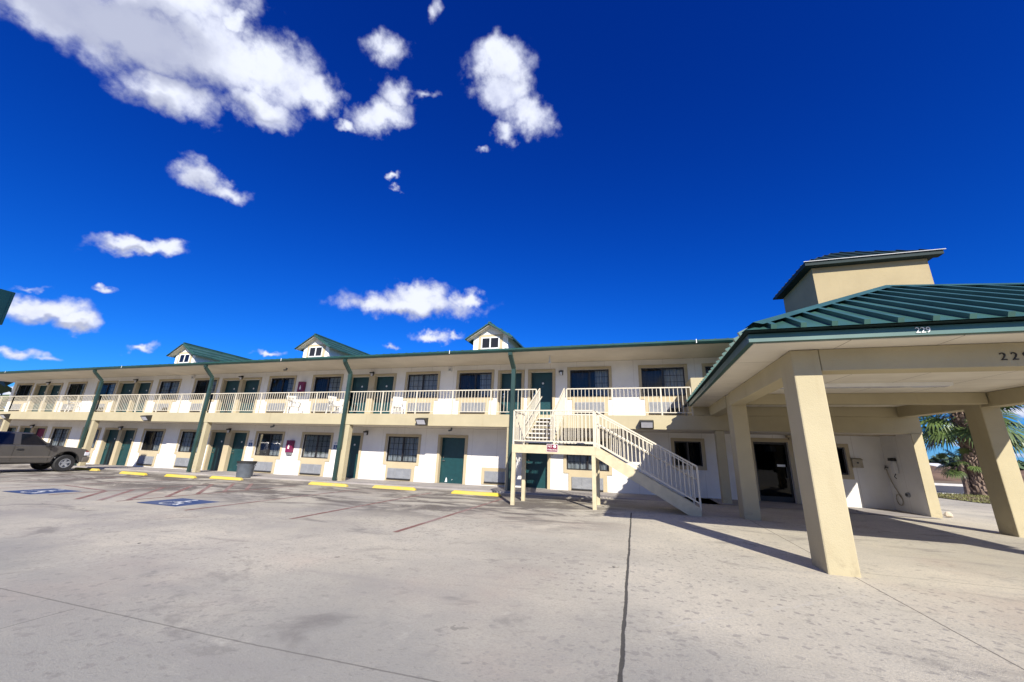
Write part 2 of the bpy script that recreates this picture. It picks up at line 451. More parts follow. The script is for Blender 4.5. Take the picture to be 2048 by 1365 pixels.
# grass strip by the street
g = MB(); g.add([(14.4, 23.2, .03), (60, 22.0, .03), (60, 29.55, .03), (13.9, 29.55, .03)], [(0, 1, 2, 3)])
tag(g.build('grass_strip', 'dirt'), kind='structure')
g = MB()
for i in range(9000):
    x = 14.2 + random.random() ** 1.5 * 22; y = random.uniform(23.1, 29.5)
    if random.random() < .35: x = random.gauss(19, 1.3); y = random.gauss(28.6, .5)
    y = min(y, 29.5)
    h = random.uniform(.03, .1); a = random.uniform(0, 6.28); w = .02
    dx, dy = math.cos(a), math.sin(a)
    g.add([(x - dy * w, y + dx * w, .03), (x + dy * w, y - dx * w, .03), (x + dx * h * .5, y + dy * h * .5, .03 + h)], [(0, 1, 2)])
tag(g.build('grass', 'grass', recalc=False), 'short green and straw coloured grass on the strip round the palm', 'grass', kind='stuff')

# earth mound across the street
g = MB()
NX, NY = 90, 24
for j in range(NY + 1):
    for i in range(NX + 1):
        x = 20 + 110 * i / NX; y = 58 + 34 * j / NY
        e = math.sin(math.pi * j / NY) ** .8
        e2 = .5 + .5 * math.sin(x * .11 + .6) * math.sin(x * .043 + 2)
        z = e * (.9 + 1.0 * e2) + .16 * math.sin(x * 1.3 + y * .7) * e + .1 * math.sin(x * 2.9 - y * 1.9) * e + random.uniform(-.07, .07) - .05
        g.v.append((x, y, z))
for j in range(NY):
    for i in range(NX):
        a = j * (NX + 1) + i
        g.f.append((a, a + 1, a + NX + 2, a + NX + 1)); g.fm.append(0)
tag(g.build('earth_mound', 'mound_soil', smooth=True), 'bare reddish brown earth mound across the street', 'mound', kind='structure')

# far wood reads as one mass
g = MB()
for k in range(26000):
    ang = R(random.uniform(20, 60)); d = random.uniform(210, 300)
    x = d * math.sin(ang); y = d * math.cos(ang)
    hh = 4.2 + 1.1 * math.sin(ang * 61) + .9 * math.sin(ang * 147 + 1) + .5 * math.sin(ang * 330)
    z = random.uniform(-.6, 1) * hh if random.random() < .4 else random.uniform(.2, 1) * hh
    s = random.uniform(.8, 1.7)
    n = Vector((random.gauss(0, 1), random.gauss(-.6, 1), random.gauss(.5, 1))).normalized()
    t = n.orthogonal().normalized(); b = n.cross(t)
    c = Vector((x, y, max(0, z)))
    g.add([c - t * s - b * s * .7, c + t * s - b * s * .6, c + t * s * .8 + b * s, c - t * s * .7 + b * s * .8], [(0, 1, 2, 3)])
for k in range(9000):  # unseen trees behind the camera, added to darken the window reflections
    ang = R(random.uniform(100, 290)); d = random.uniform(75, 110)
    hh = 8.5 + 1.8 * math.sin(ang * 31) + 1.5 * math.sin(ang * 67 + 1)
    c = Vector((d * math.sin(ang), d * math.cos(ang), random.uniform(-.6, hh))); s = random.uniform(.9, 2.0)
    n = Vector((random.gauss(0, 1), random.gauss(.6, 1), random.gauss(.4, 1))).normalized(); t = n.orthogonal().normalized(); b = n.cross(t)
    g.add([c - t * s - b * s * .7, c + t * s - b * s * .6, c + t * s * .8 + b * s, c - t * s * .7 + b * s * .8], [(0, 1, 2, 3)])
tag(g.build('distant_wood', 'leaf_far', recalc=False), 'dark green tree line beyond the mound, with unseen trees added behind the camera', 'wood', kind='stuff')

def far_shed(x, y, w, d, h, label):
    t = thing('far_building', label, 'building', (x, y, 0))
    MB().box(-w / 2, w / 2, -d / 2, d / 2, -.1, h).build('wall', 'tan_box', t)
    MB().prism([(-d / 2 - .5, h), (0, h + .8), (d / 2 + .5, h), (d / 2 + .5, h - .15), (-d / 2 - .5, h - .15)], 'x', -w / 2 - .5, w / 2 + .5).build('roof', 'roof_white', t)
far_shed(80, 150, 9, 6, 2.0, 'low far building with a pale roof behind the earth mound')
far_shed(98, 104, 3.5, 3, 2.4, 'small pale far hut at the right edge under the tree line')

# ------------------------------------------------------------------ motel
YW, YF = 17.2, 15.5
ZF = 2.93                    # upper floor level
XL, XR = -46.2, 8.34
motel = thing('motel_building', 'long two storey white motel with cream trim, green gutter and balcony walkway', 'motel', (0, 0, 0))

dep_d = .22; dep_w = .09
U_WIN = [(-45.61, -43.65), (-39.2, -37.26), (-35.85, -33.94), (-29.58, -27.73), (-26.29, -24.46), (-20.18, -18.41), (-17.0, -15.18), (-11.02, -9.28), (-8.12, -6.40), (-2.63, -.92), (.44, 2.15), (2.95, 4.65)]
U_DOOR = [(-43.1, -41.75), (-41.5, -40.05), (-33.58, -32.0), (-31.8, -30.4), (-23.9, -22.55), (-22.33, -21.0), (-14.55, -13.34), (-13.0, -11.82), (-5.96, -4.89), (-4.47, -3.42)]
L_WIN = [(-45.61, -43.65), (-39.2, -37.3), (-35.78, -34.1), (-29.67, -27.94), (-26.39, -24.5), (-20.3, -18.48), (-17.04, -15.22), (-11.77, -10.02), (-2.81, -1.04)]
L_DOOR = [(-43.1, -41.75), (-41.5, -40.05), (-33.45, -32.1), (-31.82, -30.56), (-23.8, -22.66), (-22.26, -21.06), (-14.42, -13.36), (-8.85, -7.55), (-4.66, -3.62)]
def zo(x): return .002 * min(x, 0)

opU = [(a, b, 3.90, 5.11, dep_w) for a, b in U_WIN] + [(a, b, ZF, 5.06, dep_d) for a, b in U_DOOR]
opL = [(a, b, .80 + zo(a), 2.0 + zo(a), dep_w) for a, b in L_WIN] + [(a, b, -.9, 2.01 + zo(a), dep_d) for a, b in L_DOOR]
opL += [(1.53, 2.52, 1.15, 2.08, dep_w), (4.32, 5.46, -.9, 2.13, .14), (6.1, 7.19, 1.06, 2.0, dep_w)]

def wall_cells(mb, x0, x1, z0, z1, ops, Y):
    xs = sorted({x0, x1} | {o[0] for o in ops} | {o[1] for o in ops})
    for a, b in zip(xs[:-1], xs[1:]):
        mid = (a + b) / 2
        cut = sorted([(o[2], o[3]) for o in ops if o[0] < mid < o[1]])
        z = z0
        for c, d in cut:
            if c > z + 1e-4: mb.quad((a, Y, z), (b, Y, z), (b, Y, c), (a, Y, c))
            z = max(z, d)
        if z < z1 - 1e-4: mb.quad((a, Y, z), (b, Y, z), (b, Y, z1), (a, Y, z1))
    for (a, b, c, d, dp) in ops:
        y2 = Y + dp + .05
        mb.quad((a, Y, c), (a, y2, c), (a, y2, d), (a, Y, d)); mb.quad((b, Y, c), (b, Y, d), (b, y2, d), (b, y2, c))
        mb.quad((a, Y, d), (a, y2, d), (b, y2, d), (b, Y, d)); mb.quad((a, Y, c), (b, Y, c), (b, y2, c), (a, y2, c))
w = MB()
wall_cells(w, XL, XR, -.9, 2.40, opL, YW)
wall_cells(w, XL, 8.6, ZF, 5.47, opU, YW)
w.quad((XL, YW, -.9), (XL, 28, -.9), (XL, 28, 5.47), (XL, YW, 5.47))
w.quad((8.6, YW, -.9), (8.6, 28, -.9), (8.6, 28, 5.47), (8.6, YW, 5.47))
w.quad((XL, 28, -.9), (8.6, 28, -.9), (8.6, 28, 5.47), (XL, 28, 5.47))
w.build('wall', 'white_stucco', motel, recalc=False)
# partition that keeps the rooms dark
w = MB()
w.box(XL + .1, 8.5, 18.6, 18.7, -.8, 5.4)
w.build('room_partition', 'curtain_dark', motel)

s = MB(); s.box(-48.2, 2.1, YF + .13, YW - .003, 2.60, ZF - .004); s.box(-48.2, XR, YF + .13, YW - .003, 2.403, 2.60)
s.box(XL + .05, 8.5, YW + .3, 27.9, 2.55, 2.9)
s.build('walkway_slab', 'soffit', motel)
f = MB(); f.box(-48.2, 8.6, YF, YF + .12, 2.41, 2.925)
f.build('walkway_fascia', 'cream_stucco', motel, bevel=.012)
f = MB(); f.box(2.12, 8.6, YF + .003, YF + .12, 2.928, 4.32); f.box(2.12, 2.25, YF + .125, YW - .01, 2.928, 4.32)
f.build('parapet', 'cream_stucco', motel, bevel=.012)
f = MB(); f.box(-48.1, 2.2, 14.98, YW - .003, 5.475, 5.55); f.box(2.2, 9.4, 14.98, YW - .003, 5.475, 5.55); f.box(-48.1, XL, YW, 28, 5.475, 5.55)
f.build('eave_soffit', 'soffit', motel)

# main roof, standing seam
r_ = MB()
zr, yr, ze = 7.25, 22.6, 5.585
for (ya, za, yb, zb) in ((14.9, ze, yr, zr), (30.3, ze, yr, zr)):
    r_.add([(-48.3, ya, za), (9.5, ya, za), (9.5, yb, zb), (-48.3, yb, zb)], [(0, 1, 2, 3)])
r_.add([(-48.3, 14.9, ze - .04), (9.5, 14.9, ze - .04), (9.5, 30.3, ze - .04), (-48.3, 30.3, ze - .04)], [(0, 1, 2, 3)])
r_.add([(-48.3, 14.9, ze), (-48.3, 30.3, ze), (-48.3, yr, zr)], [(0, 1, 2)]); r_.add([(9.5, 14.9, ze), (9.5, 30.3, ze), (9.5, yr, zr)], [(0, 1, 2)])
for i in range(0, 145):
    x = -48.2 + i * .4
    r_.bar((x, 14.9, ze + .02), (x, yr, zr + .02), .05, .05)
roof = r_.build('roof', 'green_metal', motel, recalc=False)
gu = MB()
prof = [(14.98, 5.46), (14.9, 5.47), (14.83, 5.53), (14.82, 5.595), (14.86, 5.60), (14.87, 5.555), (14.98, 5.55)]
gu.prism(prof, 'x', -48.3, 9.5)
gu.build('gutter', 'green_trim', motel)
for x in (-41.5, -29.3, -17.0, -7.55, 2.35):
    MB().box(x - .012, x + .012, 14.81, 14.818, 5.47, 5.62).build('gutter_strap', 'white_paint', motel)

# downspouts and their cream columns
DSP = [(-31.95, True), (-22.40, True), (-13.12, True), (-4.76, True)]
for x, _ in DSP:
    d = MB()
    ztop = 5.46; zb = gz(x) + .02
    pts = [(x - .02, 14.93, ztop), (x - .02, 14.95, 5.33), (x, 15.42, 4.86), (x, 15.43, 4.72)]
    for a, b in zip(pts[:-1], pts[1:]):
        d.bar(a, b, .165, .12)
    d.bar((x, 15.43, 4.74), (x, 15.43, zb), .165, .12)
    for zz in (4.7, 3.1, 1.3):
        d.box(x - .092, x + .092, 15.365, 15.489, zz, zz + .04)
    d.build('downspout', 'spout_green', motel)
for x in (-41.2, -31.73, -22.19, -12.93):
    c = MB(); c.box(x - .115, x + .115, YF + .02, YF + .30, gz(x) - .3, 2.405)
    c.build('column', 'cream_stucco', motel, bevel=.015)
c = MB(); c.box(2.78, 3.06, YF + .02, YF + .32, -.2, 2.405); c.build('column', 'cream_stucco', motel, bevel=.015)
c = MB(); c.box(-5.0, -4.72, YF + .02, YF + .3, -.3, 2.405); c.build('column', 'cream_stucco', motel, bevel=.015)

# wing wall at the right end
c = MB(); c.box(8.30, 8.54, YF + .002, YW + .4, -.2, 2.405)
c.build('wing_wall', ['white_stucco'], motel)
c = MB(); c.box(8.285, 8.56, YF - .02, YF + .0, -.2, 2.408)
c.build('wing_wall_end', 'cream_stucco', motel, bevel=.006)

# railings between the posts, one part per run
def railing(x0, x1, z0=ZF, y=YF + .06):
    m = MB()
    m.box(x0, x1, y - .025, y + .025, z0 + 1.02, z0 + 1.06)
    m.box(x0, x1, y - .018, y + .018, z0 + .09, z0 + .12)
    n = max(1, round((x1 - x0) / .15)); st_ = (x1 - x0) / n
    for i in range(n + 1):
        x = x0 + i * st_
        k = .026 if (i % 12 == 0 or i == n) else .0095
        m.box(x - k, x + k, y - k, y + k, z0 + (.0 if k > .02 else .12), z0 + 1.02)
    return m.build('railing', 'rail_metal', motel)
runs = [-48.1, -41.2, -32.07, -31.83, -22.52, -22.28, -13.24, -13.0, -4.88]
for a, b in zip(runs[:-1], runs[1:]):
    if b - a > 1: railing(a, b)
railing(-32.07, -31.83); railing(-22.52, -22.28); railing(-13.24, -13.0)
railing(-4.88, -3.78); railing(-2.52, 2.1)

# windows
def stucco_trim(xa, xb, za, zb, ac=None, t=.12, sill=.14):
    """surround: butted bands proud of the wall, stepping in below to frame the air conditioner"""
    m = MB(); y0, y1 = YW - .035, YW - .002
    m.box(xa - t, xa, y0, y1, za - .0, zb); m.box(xb, xb + t, y0, y1, za, zb)
    m.box(xa - t, xb + t, y0, y1, zb, zb + t)
    m.box(xa - t, xb + t, y0, y1, za - sill, za)
    if ac:
        a, b, c, d = ac
        m.box(a - .13, a, y0, y1, c, za - sill); m.box(b, b + .16, y0, y1, c, za - sill)
        m.box(a - .13, b + .16, y0, y1, c - .12, c); m.box(a, b, y0, y1, d, za - sill)
    return m

def window(xa, xb, za, zb, ac=None, light=.5, patch=None, grid=True, trim=True):
    yf = YW + dep_w
    m = MB(); b = .05
    m.box(xa, xa + b, yf - .03, yf + .03, za, zb); m.box(xb - b, xb, yf - .03, yf + .03, za, zb)
    m.box(xa + b, xb - b, yf - .03, yf + .03, za, za + b); m.box(xa + b, xb - b, yf - .03, yf + .03, zb - b, zb)
    xm = (xa + xb) / 2
    m.box(xm - .035, xm + .035, yf - .035, yf + .025, za + b, zb - b)
    W = m.build('window', 'window_frame', motel)
    MB().quad((xa + b, yf, za + b), (xb - b, yf, za + b), (xb - b, yf, zb - b), (xa + b, yf, zb - b)).build('pane', 'glass' if grid else 'glass_dark', W)
    if grid:
        k = MB(); yg = yf + .012
        for x0, x1 in ((xa + b, xm - .035), (xm + .035, xb - b)):
            for i in (1, 2):
                x = x0 + (x1 - x0) * i / 3
                k.box(x - .009, x + .009, yg, yg + .012, za + b, zb - b)
            for i in (1, 2, 3):
                z = za + b + (zb - za - 2 * b) * i / 4
                k.box(x0, x1, yg + .0125, yg + .02, z - .009, z + .009)
        k.build('muntin', 'window_frame', W)
    cu = MB(); yc = yf + .13
    def drape(x0, x1, mi):
        cu.mi = mi; n = 34
        for i in range(n):
            u0, u1 = x0 + (x1 - x0) * i / n, x0 + (x1 - x0) * (i + 1) / n
            y0 = yc + .03 * math.sin(i * 1.25); y1 = yc + .03 * math.sin((i + 1) * 1.25)
            cu.quad((u0, y0, za - .1), (u1, y1, za - .1), (u1, y1, zb + .1), (u0, y0, zb + .1))
    rc = random.Random(int(abs(xa) * 100) + int(za * 10))
    gap = xm + rc.uniform(-.12, .25); full = rc.random() < .3
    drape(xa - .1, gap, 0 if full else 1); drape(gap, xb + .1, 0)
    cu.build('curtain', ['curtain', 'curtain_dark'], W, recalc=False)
    if trim:
        stucco_trim(xa, xb, za, zb, ac).build('trim', 'cream_trim', W)
    return W

def air_con(a, b, c, d, hole=False):
    m = MB(); y0 = YW - .075
    m.box(a + .003, b - .003, y0 + .012, YW + .1, c + .003, d - .003)
    o = m.build('air_conditioner', 'grey_metal', motel)
    gm = MB(); n = 9
    for i in range(n):
        z = c + .04 + (d - c - .07) * i / (n - 1)
        gm.bar((a + .02, y0 + .004, z), (b - .02, y0 + .004, z), .02, .012)
    for i in range(4):
        x = a + .03 + (b - a - .06) * i / 3
        gm.box(x - .012, x + .012, y0 - .006, y0 + .011, c + .02, d - .02)
    gm.build('grille', 'grey_vinyl', o)
    MB().box(a + .005, b - .005, y0 - .02, YW - .036, c - .05, c - .002).build('shadow_strip', 'dark_metal', o)  # dark strip painting the shadow line below the unit
    if hole:
        n = 10
        pts = [(b - .55, c + .015)] + [(b - .55 + .16 * math.sin(t * 1.57 / n), c + .015 + .17 * (1 - math.cos(t * 1.57 / n)) * 0 + .18 * math.sin(t * 1.57 / n)) for t in range(1, n + 1)] + [(b - .02, c + .195), (b - .02, c + .015)]
        MB().prism(pts, 'y', y0 - .012, y0 - .007).build('vent_opening', 'black_paint', o)
    return o

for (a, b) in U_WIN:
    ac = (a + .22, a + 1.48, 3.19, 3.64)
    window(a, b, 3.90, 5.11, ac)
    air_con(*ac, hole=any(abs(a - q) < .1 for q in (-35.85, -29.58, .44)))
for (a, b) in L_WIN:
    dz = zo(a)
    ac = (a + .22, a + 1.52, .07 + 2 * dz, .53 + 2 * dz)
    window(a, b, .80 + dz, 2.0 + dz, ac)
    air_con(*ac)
window(1.53, 2.52, 1.15, 2.08, None, grid=False); window(6.1, 7.19, 1.06, 2.0, None, grid=False)
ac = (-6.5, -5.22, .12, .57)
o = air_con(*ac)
tr = MB(); y0, y1 = YW - .035, YW - .002
tr.box(-6.66, -6.5, y0, y1, .12, .57); tr.box(-5.22, -5.08, y0, y1, .12, .57); tr.box(-6.66, -5.08, y0, y1, .0, .12); tr.box(-6.66, -5.08, y0, y1, .57, .72)
tr.build('trim', 'cream_trim', o)

def door(a, b, z0, z1, plate=True, tl=True, trr=True, pier=.2, scuff=False, red=False):
    yd = YW + dep_d
    m = MB(); m.box(a, b, yd, yd + .05, z0, z1)
    o = m.build('door', 'maroon' if red else 'green_door', motel)
    if red: o['label'] = 'maroon door beside the green ones'
    fr = MB()
    fr.box(a, a + .045, yd - .035, yd - .002, z0, z1 - .045); fr.box(b - .045, b, yd - .035, yd - .002, z0, z1 - .045); fr.box(a, b, yd - .035, yd - .002, z1 - .045, z1)
    fr.build('door_frame', 'green_door', o)
    kn = MB()
    kn.tube([(a + .13, yd - .002, z0 + 1.0), (a + .13, yd - .06, z0 + 1.0)], .028, 10)
    kn.tube([(a + .13, yd - .06, z0 + 1.0), (a + .24, yd - .06, z0 + .995)], .014, 8)
    kn.tube([(a + .13, yd - .002, z0 + 1.13), (a + .13, yd - .025, z0 + 1.13)], .03, 10)
    kn.build('handle', 'chrome', o)
    if plate:
        x = (a + b) / 2 + .02
        p = MB(); p.tube([(x, yd - .002, z0 + 1.62), (x, yd - .012, z0 + 1.62)], .052, 6)
        p.build('number_plate', 'white_plastic', o)
        p = MB(); p.tube([(x, yd - .002, z0 + 1.46), (x, yd - .008, z0 + 1.46)], .012, 8); p.build('peephole', 'chrome', o)
    if scuff:
        p = MB(); p.add([(a + .28, yd - .003, z0 + .04), (a + .4, yd - .003, z0 + .05), (a + .38, yd - .003, z0 + .2), (a + .34, yd - .003, z0 + .26), (a + .31, yd - .003, z0 + .14)], [(0, 1, 2, 3, 4)])
        p.add([(a + .62, yd - .003, z0 + .14), (a + .66, yd - .003, z0 + .15), (a + .65, yd - .003, z0 + .19)], [(0, 1, 2)])
        p.build('scuff_mark', 'white_paint', o)
    tm = MB(); y0, y1 = YW - .035, YW - .002; t = .12
    if tl: tm.box(a - t, a, y0, y1, z0, z1)
    tm.box(b, b + (t if trr else pier), y0, y1, z0, z1)
    tm.box(a - (t if tl else .0), b + (t if trr else pier), y0, y1, z1, z1 + t)
    tm.box(a + .0005, a + .012, YW - .034, yd - .036, z0, z1); tm.box(b - .012, b - .0005, YW - .034, yd - .036, z0, z1)
    tm.build('trim', 'cream_trim', o)
    return o
for i, (a, b) in enumerate(U_DOOR):
    door(a, b, ZF, 5.06, plate=(i != 8), tl=(i % 2 == 0 or i == 9), trr=(i % 2 == 1 or i == 8), pier=(U_DOOR[i + 1][0] - b if i % 2 == 0 else .2))
for i, (a, b) in enumerate(L_DOOR):
    pair = i < 6
    door(a, b, gz(a) + .005, 2.01 + zo(a), plate=(i < 7), tl=(i % 2 == 0 or not pair), trr=(i % 2 == 1 or not pair), pier=(L_DOOR[i + 1][0] - b if pair and i % 2 == 0 else .2), scuff=(i == 7), red=(i == 1))
# office glass door
gd = MB(); a, b = 4.32, 5.46; yd = YW + .13
gd.box(a, a + .07, yd, yd + .05, .02, 2.13); gd.box(b - .07, b, yd, yd + .05, .02, 2.13); gd.box(a + .07, b - .07, yd, yd + .05, .02, .2); gd.box(a + .07, b - .07, yd, yd + .05, 2.05, 2.13)
od = gd.build('office_door', 'window_frame', motel); od['label'] = 'dark glass office door in a cream surround'
MB().quad((a + .07, yd + .02, .2), (b - .07, yd + .02, .2), (b - .07, yd + .02, 2.05), (a + .07, yd + .02, 2.05)).build('pane', 'glass_dark', od)
MB().box(b - .14, b - .11, yd - .06, yd - .03, .85, 1.25).build('handle', 'dark_metal', od)
MB().box(b - .40, b - .14, yd + .008, yd + .012, 1.25, 1.33).build('sticker', 'white_paint', od)
MB().box(a + .4, a + .78, yd + .026, yd + .03, 1.78, 1.98).build('notice', 'blue_sign', od)
MB().box(a + .15, a + .3, yd + .026, yd + .03, 1.78, 1.98).build('notice', 'red_sign', od)
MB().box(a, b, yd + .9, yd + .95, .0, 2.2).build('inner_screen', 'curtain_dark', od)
tm = MB(); y0, y1 = YW - .035, YW - .002
tm.box(a - .14, a, y0, y1, -.1, 2.13); tm.box(b, b + .14, y0, y1, -.1, 2.13); tm.box(a - .14, b + .14, y0, y1, 2.13, 2.27)
tm.build('trim', 'cream_trim', od)

# lamps, flood lights, alarm boxes
def wall_lamp(x, z, y=YW):
    m = MB(); m.box(x - .07, x + .07, y - .05, y - .002, z - .12, z + .1); m.prism([(y - .05, z + .09), (y - .2, z + .05), (y - .2, z + .0), (y - .05, z - .02)], 'x', x - .09, x + .09)
    o = m.build('wall_lamp', 'dark_metal', motel)
    k = MB(); k.tube([(x, y - .11, z + .0), (x, y - .11, z - .15)], [.06, .05], 8); k.build('lamp_glass', 'lens_glass', o)
for x in (-41.62, -31.9, -22.45, -13.17): wall_lamp(x, 5.2)
wall_lamp(-3.02, 5.0)
for x in (-41.62, -31.95, -22.46): wall_lamp(x, 2.14 + zo(x))
wall_lamp(-13.05, 2.13); wall_lamp(5.85, 2.1)
for x in (-40.9, -26.75, -8.9, .48):
    m = MB(); y = YF - .002
    m.prism([(y, 2.76), (y - .3, 2.70), (y - .3, 2.65), (y - .12, 2.44), (y, 2.44)], 'x', x - .24, x + .24)
    o = m.build('flood_light', 'dark_metal', motel)
    k = MB(); k.add([(x - .2, y - .292, 2.645), (x + .2, y - .292, 2.645), (x + .2, y - .135, 2.463), (x - .2, y - .135, 2.463)], [(0, 1, 2, 3)])
    for v in range(len(k.v)): k.v[v] = (k.v[v][0], k.v[v][1] - .006, k.v[v][2] - .004)
    k.build('lens', 'lens_glass', o)
for x in (-26.6, -8.62):
    m = MB(); m.box(x - .09, x + .09, YW - .09, YW - .002, 5.2, 5.41); o = m.build('alarm_box', 'white_plastic', motel)
    MB().box(x - .06, x + .06, YW - .095, YW - .091, 5.23, 5.33).build('speaker_grille', 'grey_vinyl', o)
m = MB(); m.tube([(-3.3, 15.9, 5.47), (-3.3, 15.9, 5.2)], .035, 10); m.tube([(-3.3, 15.9, 5.2), (-3.3, 15.9, 5.16)], .06, 10)
m.build('ceiling_fixture', 'white_plastic', motel)
for (x, z) in ((-18.2, 5.47), (-18.3, 2.4), (-7.9, 2.4)):
    m = MB(); m.box(x - .03, x + .03, 16.3, 16.36, z - .1, z); m.bar((x, 16.33, z - .1), (x - .07, 16.2, z - .14), .07, .07)
    m.build('security_camera', 'grey_plastic', motel)
m = MB(); m.box(5.42, 5.78, YW - .25, YW - .003, 2.3, 2.38); m.box(5.5, 5.7, YW - .17, YW - .003, 2.22, 2.298)
m.build('door_closer_canopy', 'tan_box', motel)
# conduit under the office fascia
m = MB(); m.tube([(5.9, 16.2, 2.38), (7.2, 16.25, 2.37), (8.25, 16.2, 2.385)], .018, 6); m.build('conduit', 'tan_box', motel)

# dormers
for i, xc in enumerate((-26.35, -16.3, -6.2)):
    yf, hw = 16.25, .86
    zb_, ze_, zp = 5.75, 6.56, 7.22
    m = MB()
    m.add([(xc - hw, yf, zb_), (xc + hw, yf, zb_), (xc + hw, yf, ze_ + .08), (xc, yf, zp - .06), (xc - hw, yf, ze_ + .08)], [(0, 1, 2, 3, 4)])
    m.quad((xc - hw, yf, zb_), (xc - hw, yf, ze_ + .08), (xc - hw, 22, ze_ + .08), (xc - hw, 22, zb_)); m.quad((xc + hw, yf, zb_), (xc + hw, yf, ze_ + .08), (xc + hw, 22, ze_ + .08), (xc + hw, 22, zb_))
    dr = m.build('dormer', 'white_stucco', motel)
    m = MB(); ov = 1.16; y0 = 15.95; sl = (zp - 6.5) / ov
    for sgn in (-1, 1):
        a = [(xc, zp), (xc + sgn * ov, 6.5), (xc + sgn * ov, 6.42), (xc, zp - .09)]
        m.prism(a, 'y', y0, 22.2)
        n = 12
        for k in range(3):
            x = xc + sgn * (.2 + k * .38); z = zp - sl * abs(x - xc) + .015
            m.bar((x, y0 + .01, z), (x, 22.2, z), .04, .04)
    m.bar((xc, y0 - .005, zp + .01), (xc, 22.2, zp + .01), .12, .05)
    for sgn in (-1, 1):
        m.bar((xc, y0 - .02, zp - .08), (xc + sgn * (ov - .005), y0 - .02, 6.42), .035, .12, up=(0, 1, 0))
    m.build('dormer_roof', 'green_metal', dr)
    m = MB()
    for sgn in (-1, 1):
        m.bar((xc, y0 + .15, zp - .13), (xc + sgn * (ov - .05), y0 + .15, 6.41), .3, .03, up=(0, 0, 1))
    m.build('dormer_soffit', 'soffit', dr)
    x0, x1 = xc - .45, xc + .46; z0, z1 = 6.0, 6.58
    m = MB(); t = .055
    m.box(x0, x0 + t, yf - .05, yf - .002, z0, z1); m.box(x1 - t, x1, yf - .05, yf - .002, z0, z1); m.box(x0 + t, x1 - t, yf - .05, yf - .002, z0, z0 + t); m.box(x0 + t, x1 - t, yf - .05, yf - .002, z1 - t, z1); m.box(xc - .03, xc + .03, yf - .05, yf - .002, z0 + t, z1 - t)
    wd = m.build('dormer_window', 'white_paint', motel); wd.parent = dr
    MB().box(x0 + t, x1 - t, yf - .03, yf - .012, z0 + t, z1 - t).build('dormer_pane', 'truck_glass', dr)
    m = MB()
    m.box(x0 - .14, x0 - .003, yf - .03, yf - .002, z0 - .1, z1 + .0); m.box(x1 + .003, x1 + .14, yf - .03, yf - .002, z0 - .1, z1); m.box(x0 - .14, x1 + .14, yf - .03, yf - .002, z1 + .003, z1 + .12)
    m.build('dormer_trim', 'cream_trim', dr)

# roof tower behind the portico
tx0, tx1, ty0, ty1, tz = 6.62, 10.0, 15.62, 18.6, 8.42
m = MB(); m.box(tx0, tx1, ty0, ty1, 4.0, tz)
tw = m.build('roof_tower', 'tower_stucco', motel)
m = MB(); e = .3; zt = 9.62; z0 = tz + .03; yc = (ty0 + ty1) / 2; h_ = (ty1 - ty0) / 2 + e
A = [(tx0 - e, ty0 - e), (tx1 + e, ty0 - e), (tx1 + e, ty1 + e), (tx0 - e, ty1 + e)]
ra, rb = (tx0 - e + h_, yc, zt), (tx1 + e - h_, yc, zt)
P = [(x, y, z0 + .06) for x, y in A]
m.add(P + [ra, rb], [(0, 1, 5, 4), (1, 2, 5), (2, 3, 4, 5), (3, 0, 4)])
m.add([(x, y, z0) for x, y in A] + P, [(0, 1, 2, 3), (0, 1, 5, 4), (1, 2, 6, 5), (2, 3, 7, 6), (3, 0, 4, 7)])
k_ = (zt - z0 - .06) / h_
for i in range(1, 11):
    x = tx0 - e + i * .4
    dd = min(h_, x - (tx0 - e), tx1 + e - x)
    m.bar((x, ty0 - e, z0 + .075), (x, ty0 - e + dd, z0 + .075 + k_ * dd), .05, .035)
for i in range(1, 10):
    y = ty0 - e + i * .4
    dd = min(h_, y - (ty0 - e), ty1 + e - y)
    if dd > .05: m.bar((tx0 - e, y, z0 + .075), (tx0 - e + dd, y, z0 + .075 + k_ * dd), .05, .035)
m.build('tower_roof', 'unlit_roof', tw)
m = MB(); e2 = e + .05
m.box(tx0 - e2, tx1 + e2, ty0 - e2, ty0 - e2 + .045, z0 + .045, z0 + .065)
m.build('tower_gutter', 'grey_metal', tw)
m = MB(); m.box(tx0 - .3, tx1 + .3, ty0 - .3, ty0 - .001, tz - .06, tz + .025); m.box(tx0 - .3, tx0 - .001, ty0, ty1, tz - .06, tz + .025)
m.build('tower_cornice', 'unlit_roof', tw)

# ------------------------------------------------------------------ portico
por = thing('entrance_portico', 'cream porte cochere with green metal hip roof over the office entrance', 'portico', (0, 0, 0))
ex0, ex1, ey0, ey1 = 1.70, 9.15, 6.20, 15.45
def fall(mb):
    # the canopy roof falls slightly to the front for drainage and is a little out of square with the motel
    for i, (x, y, z) in enumerate(mb.v):
        if z > 2: mb.v[i] = (x + .032 * (y - 6.2) * max(0, 1 - (x - 1.7) / 7.45), y, z + .019 * (y - 6.75))
    return mb
for (x, y) in ((2.37, 6.75), (2.55, 11.75), (8.02, 12.25), (8.05, 6.75)):
    m = MB(); m.box(x, x + .37, y, y + .52, -.1, 3.07 + .019 * (y - 6.75))
    m.build('column', 'cream_stucco', por, bevel=.02)
bz0, bz1 = 2.74, 3.072
m = MB(); m.box(2.73, 8.04, 6.76, 7.12, bz0, bz1); fall(m).build('beam', 'cream_stucco', por, bevel=.01)
m = MB(); m.box(2.36, 2.70, 7.28, 11.74, bz0, bz1); m.box(2.36, 2.70, 12.28, 15.46, bz0, bz1); fall(m).build('beam', 'cream_stucco', por, bevel=.01)
m = MB(); m.box(2.76, 7.99, 11.98, 12.26, bz0 + .06, bz1); fall(m).build('beam', 'cream_stucco', por, bevel=.01)
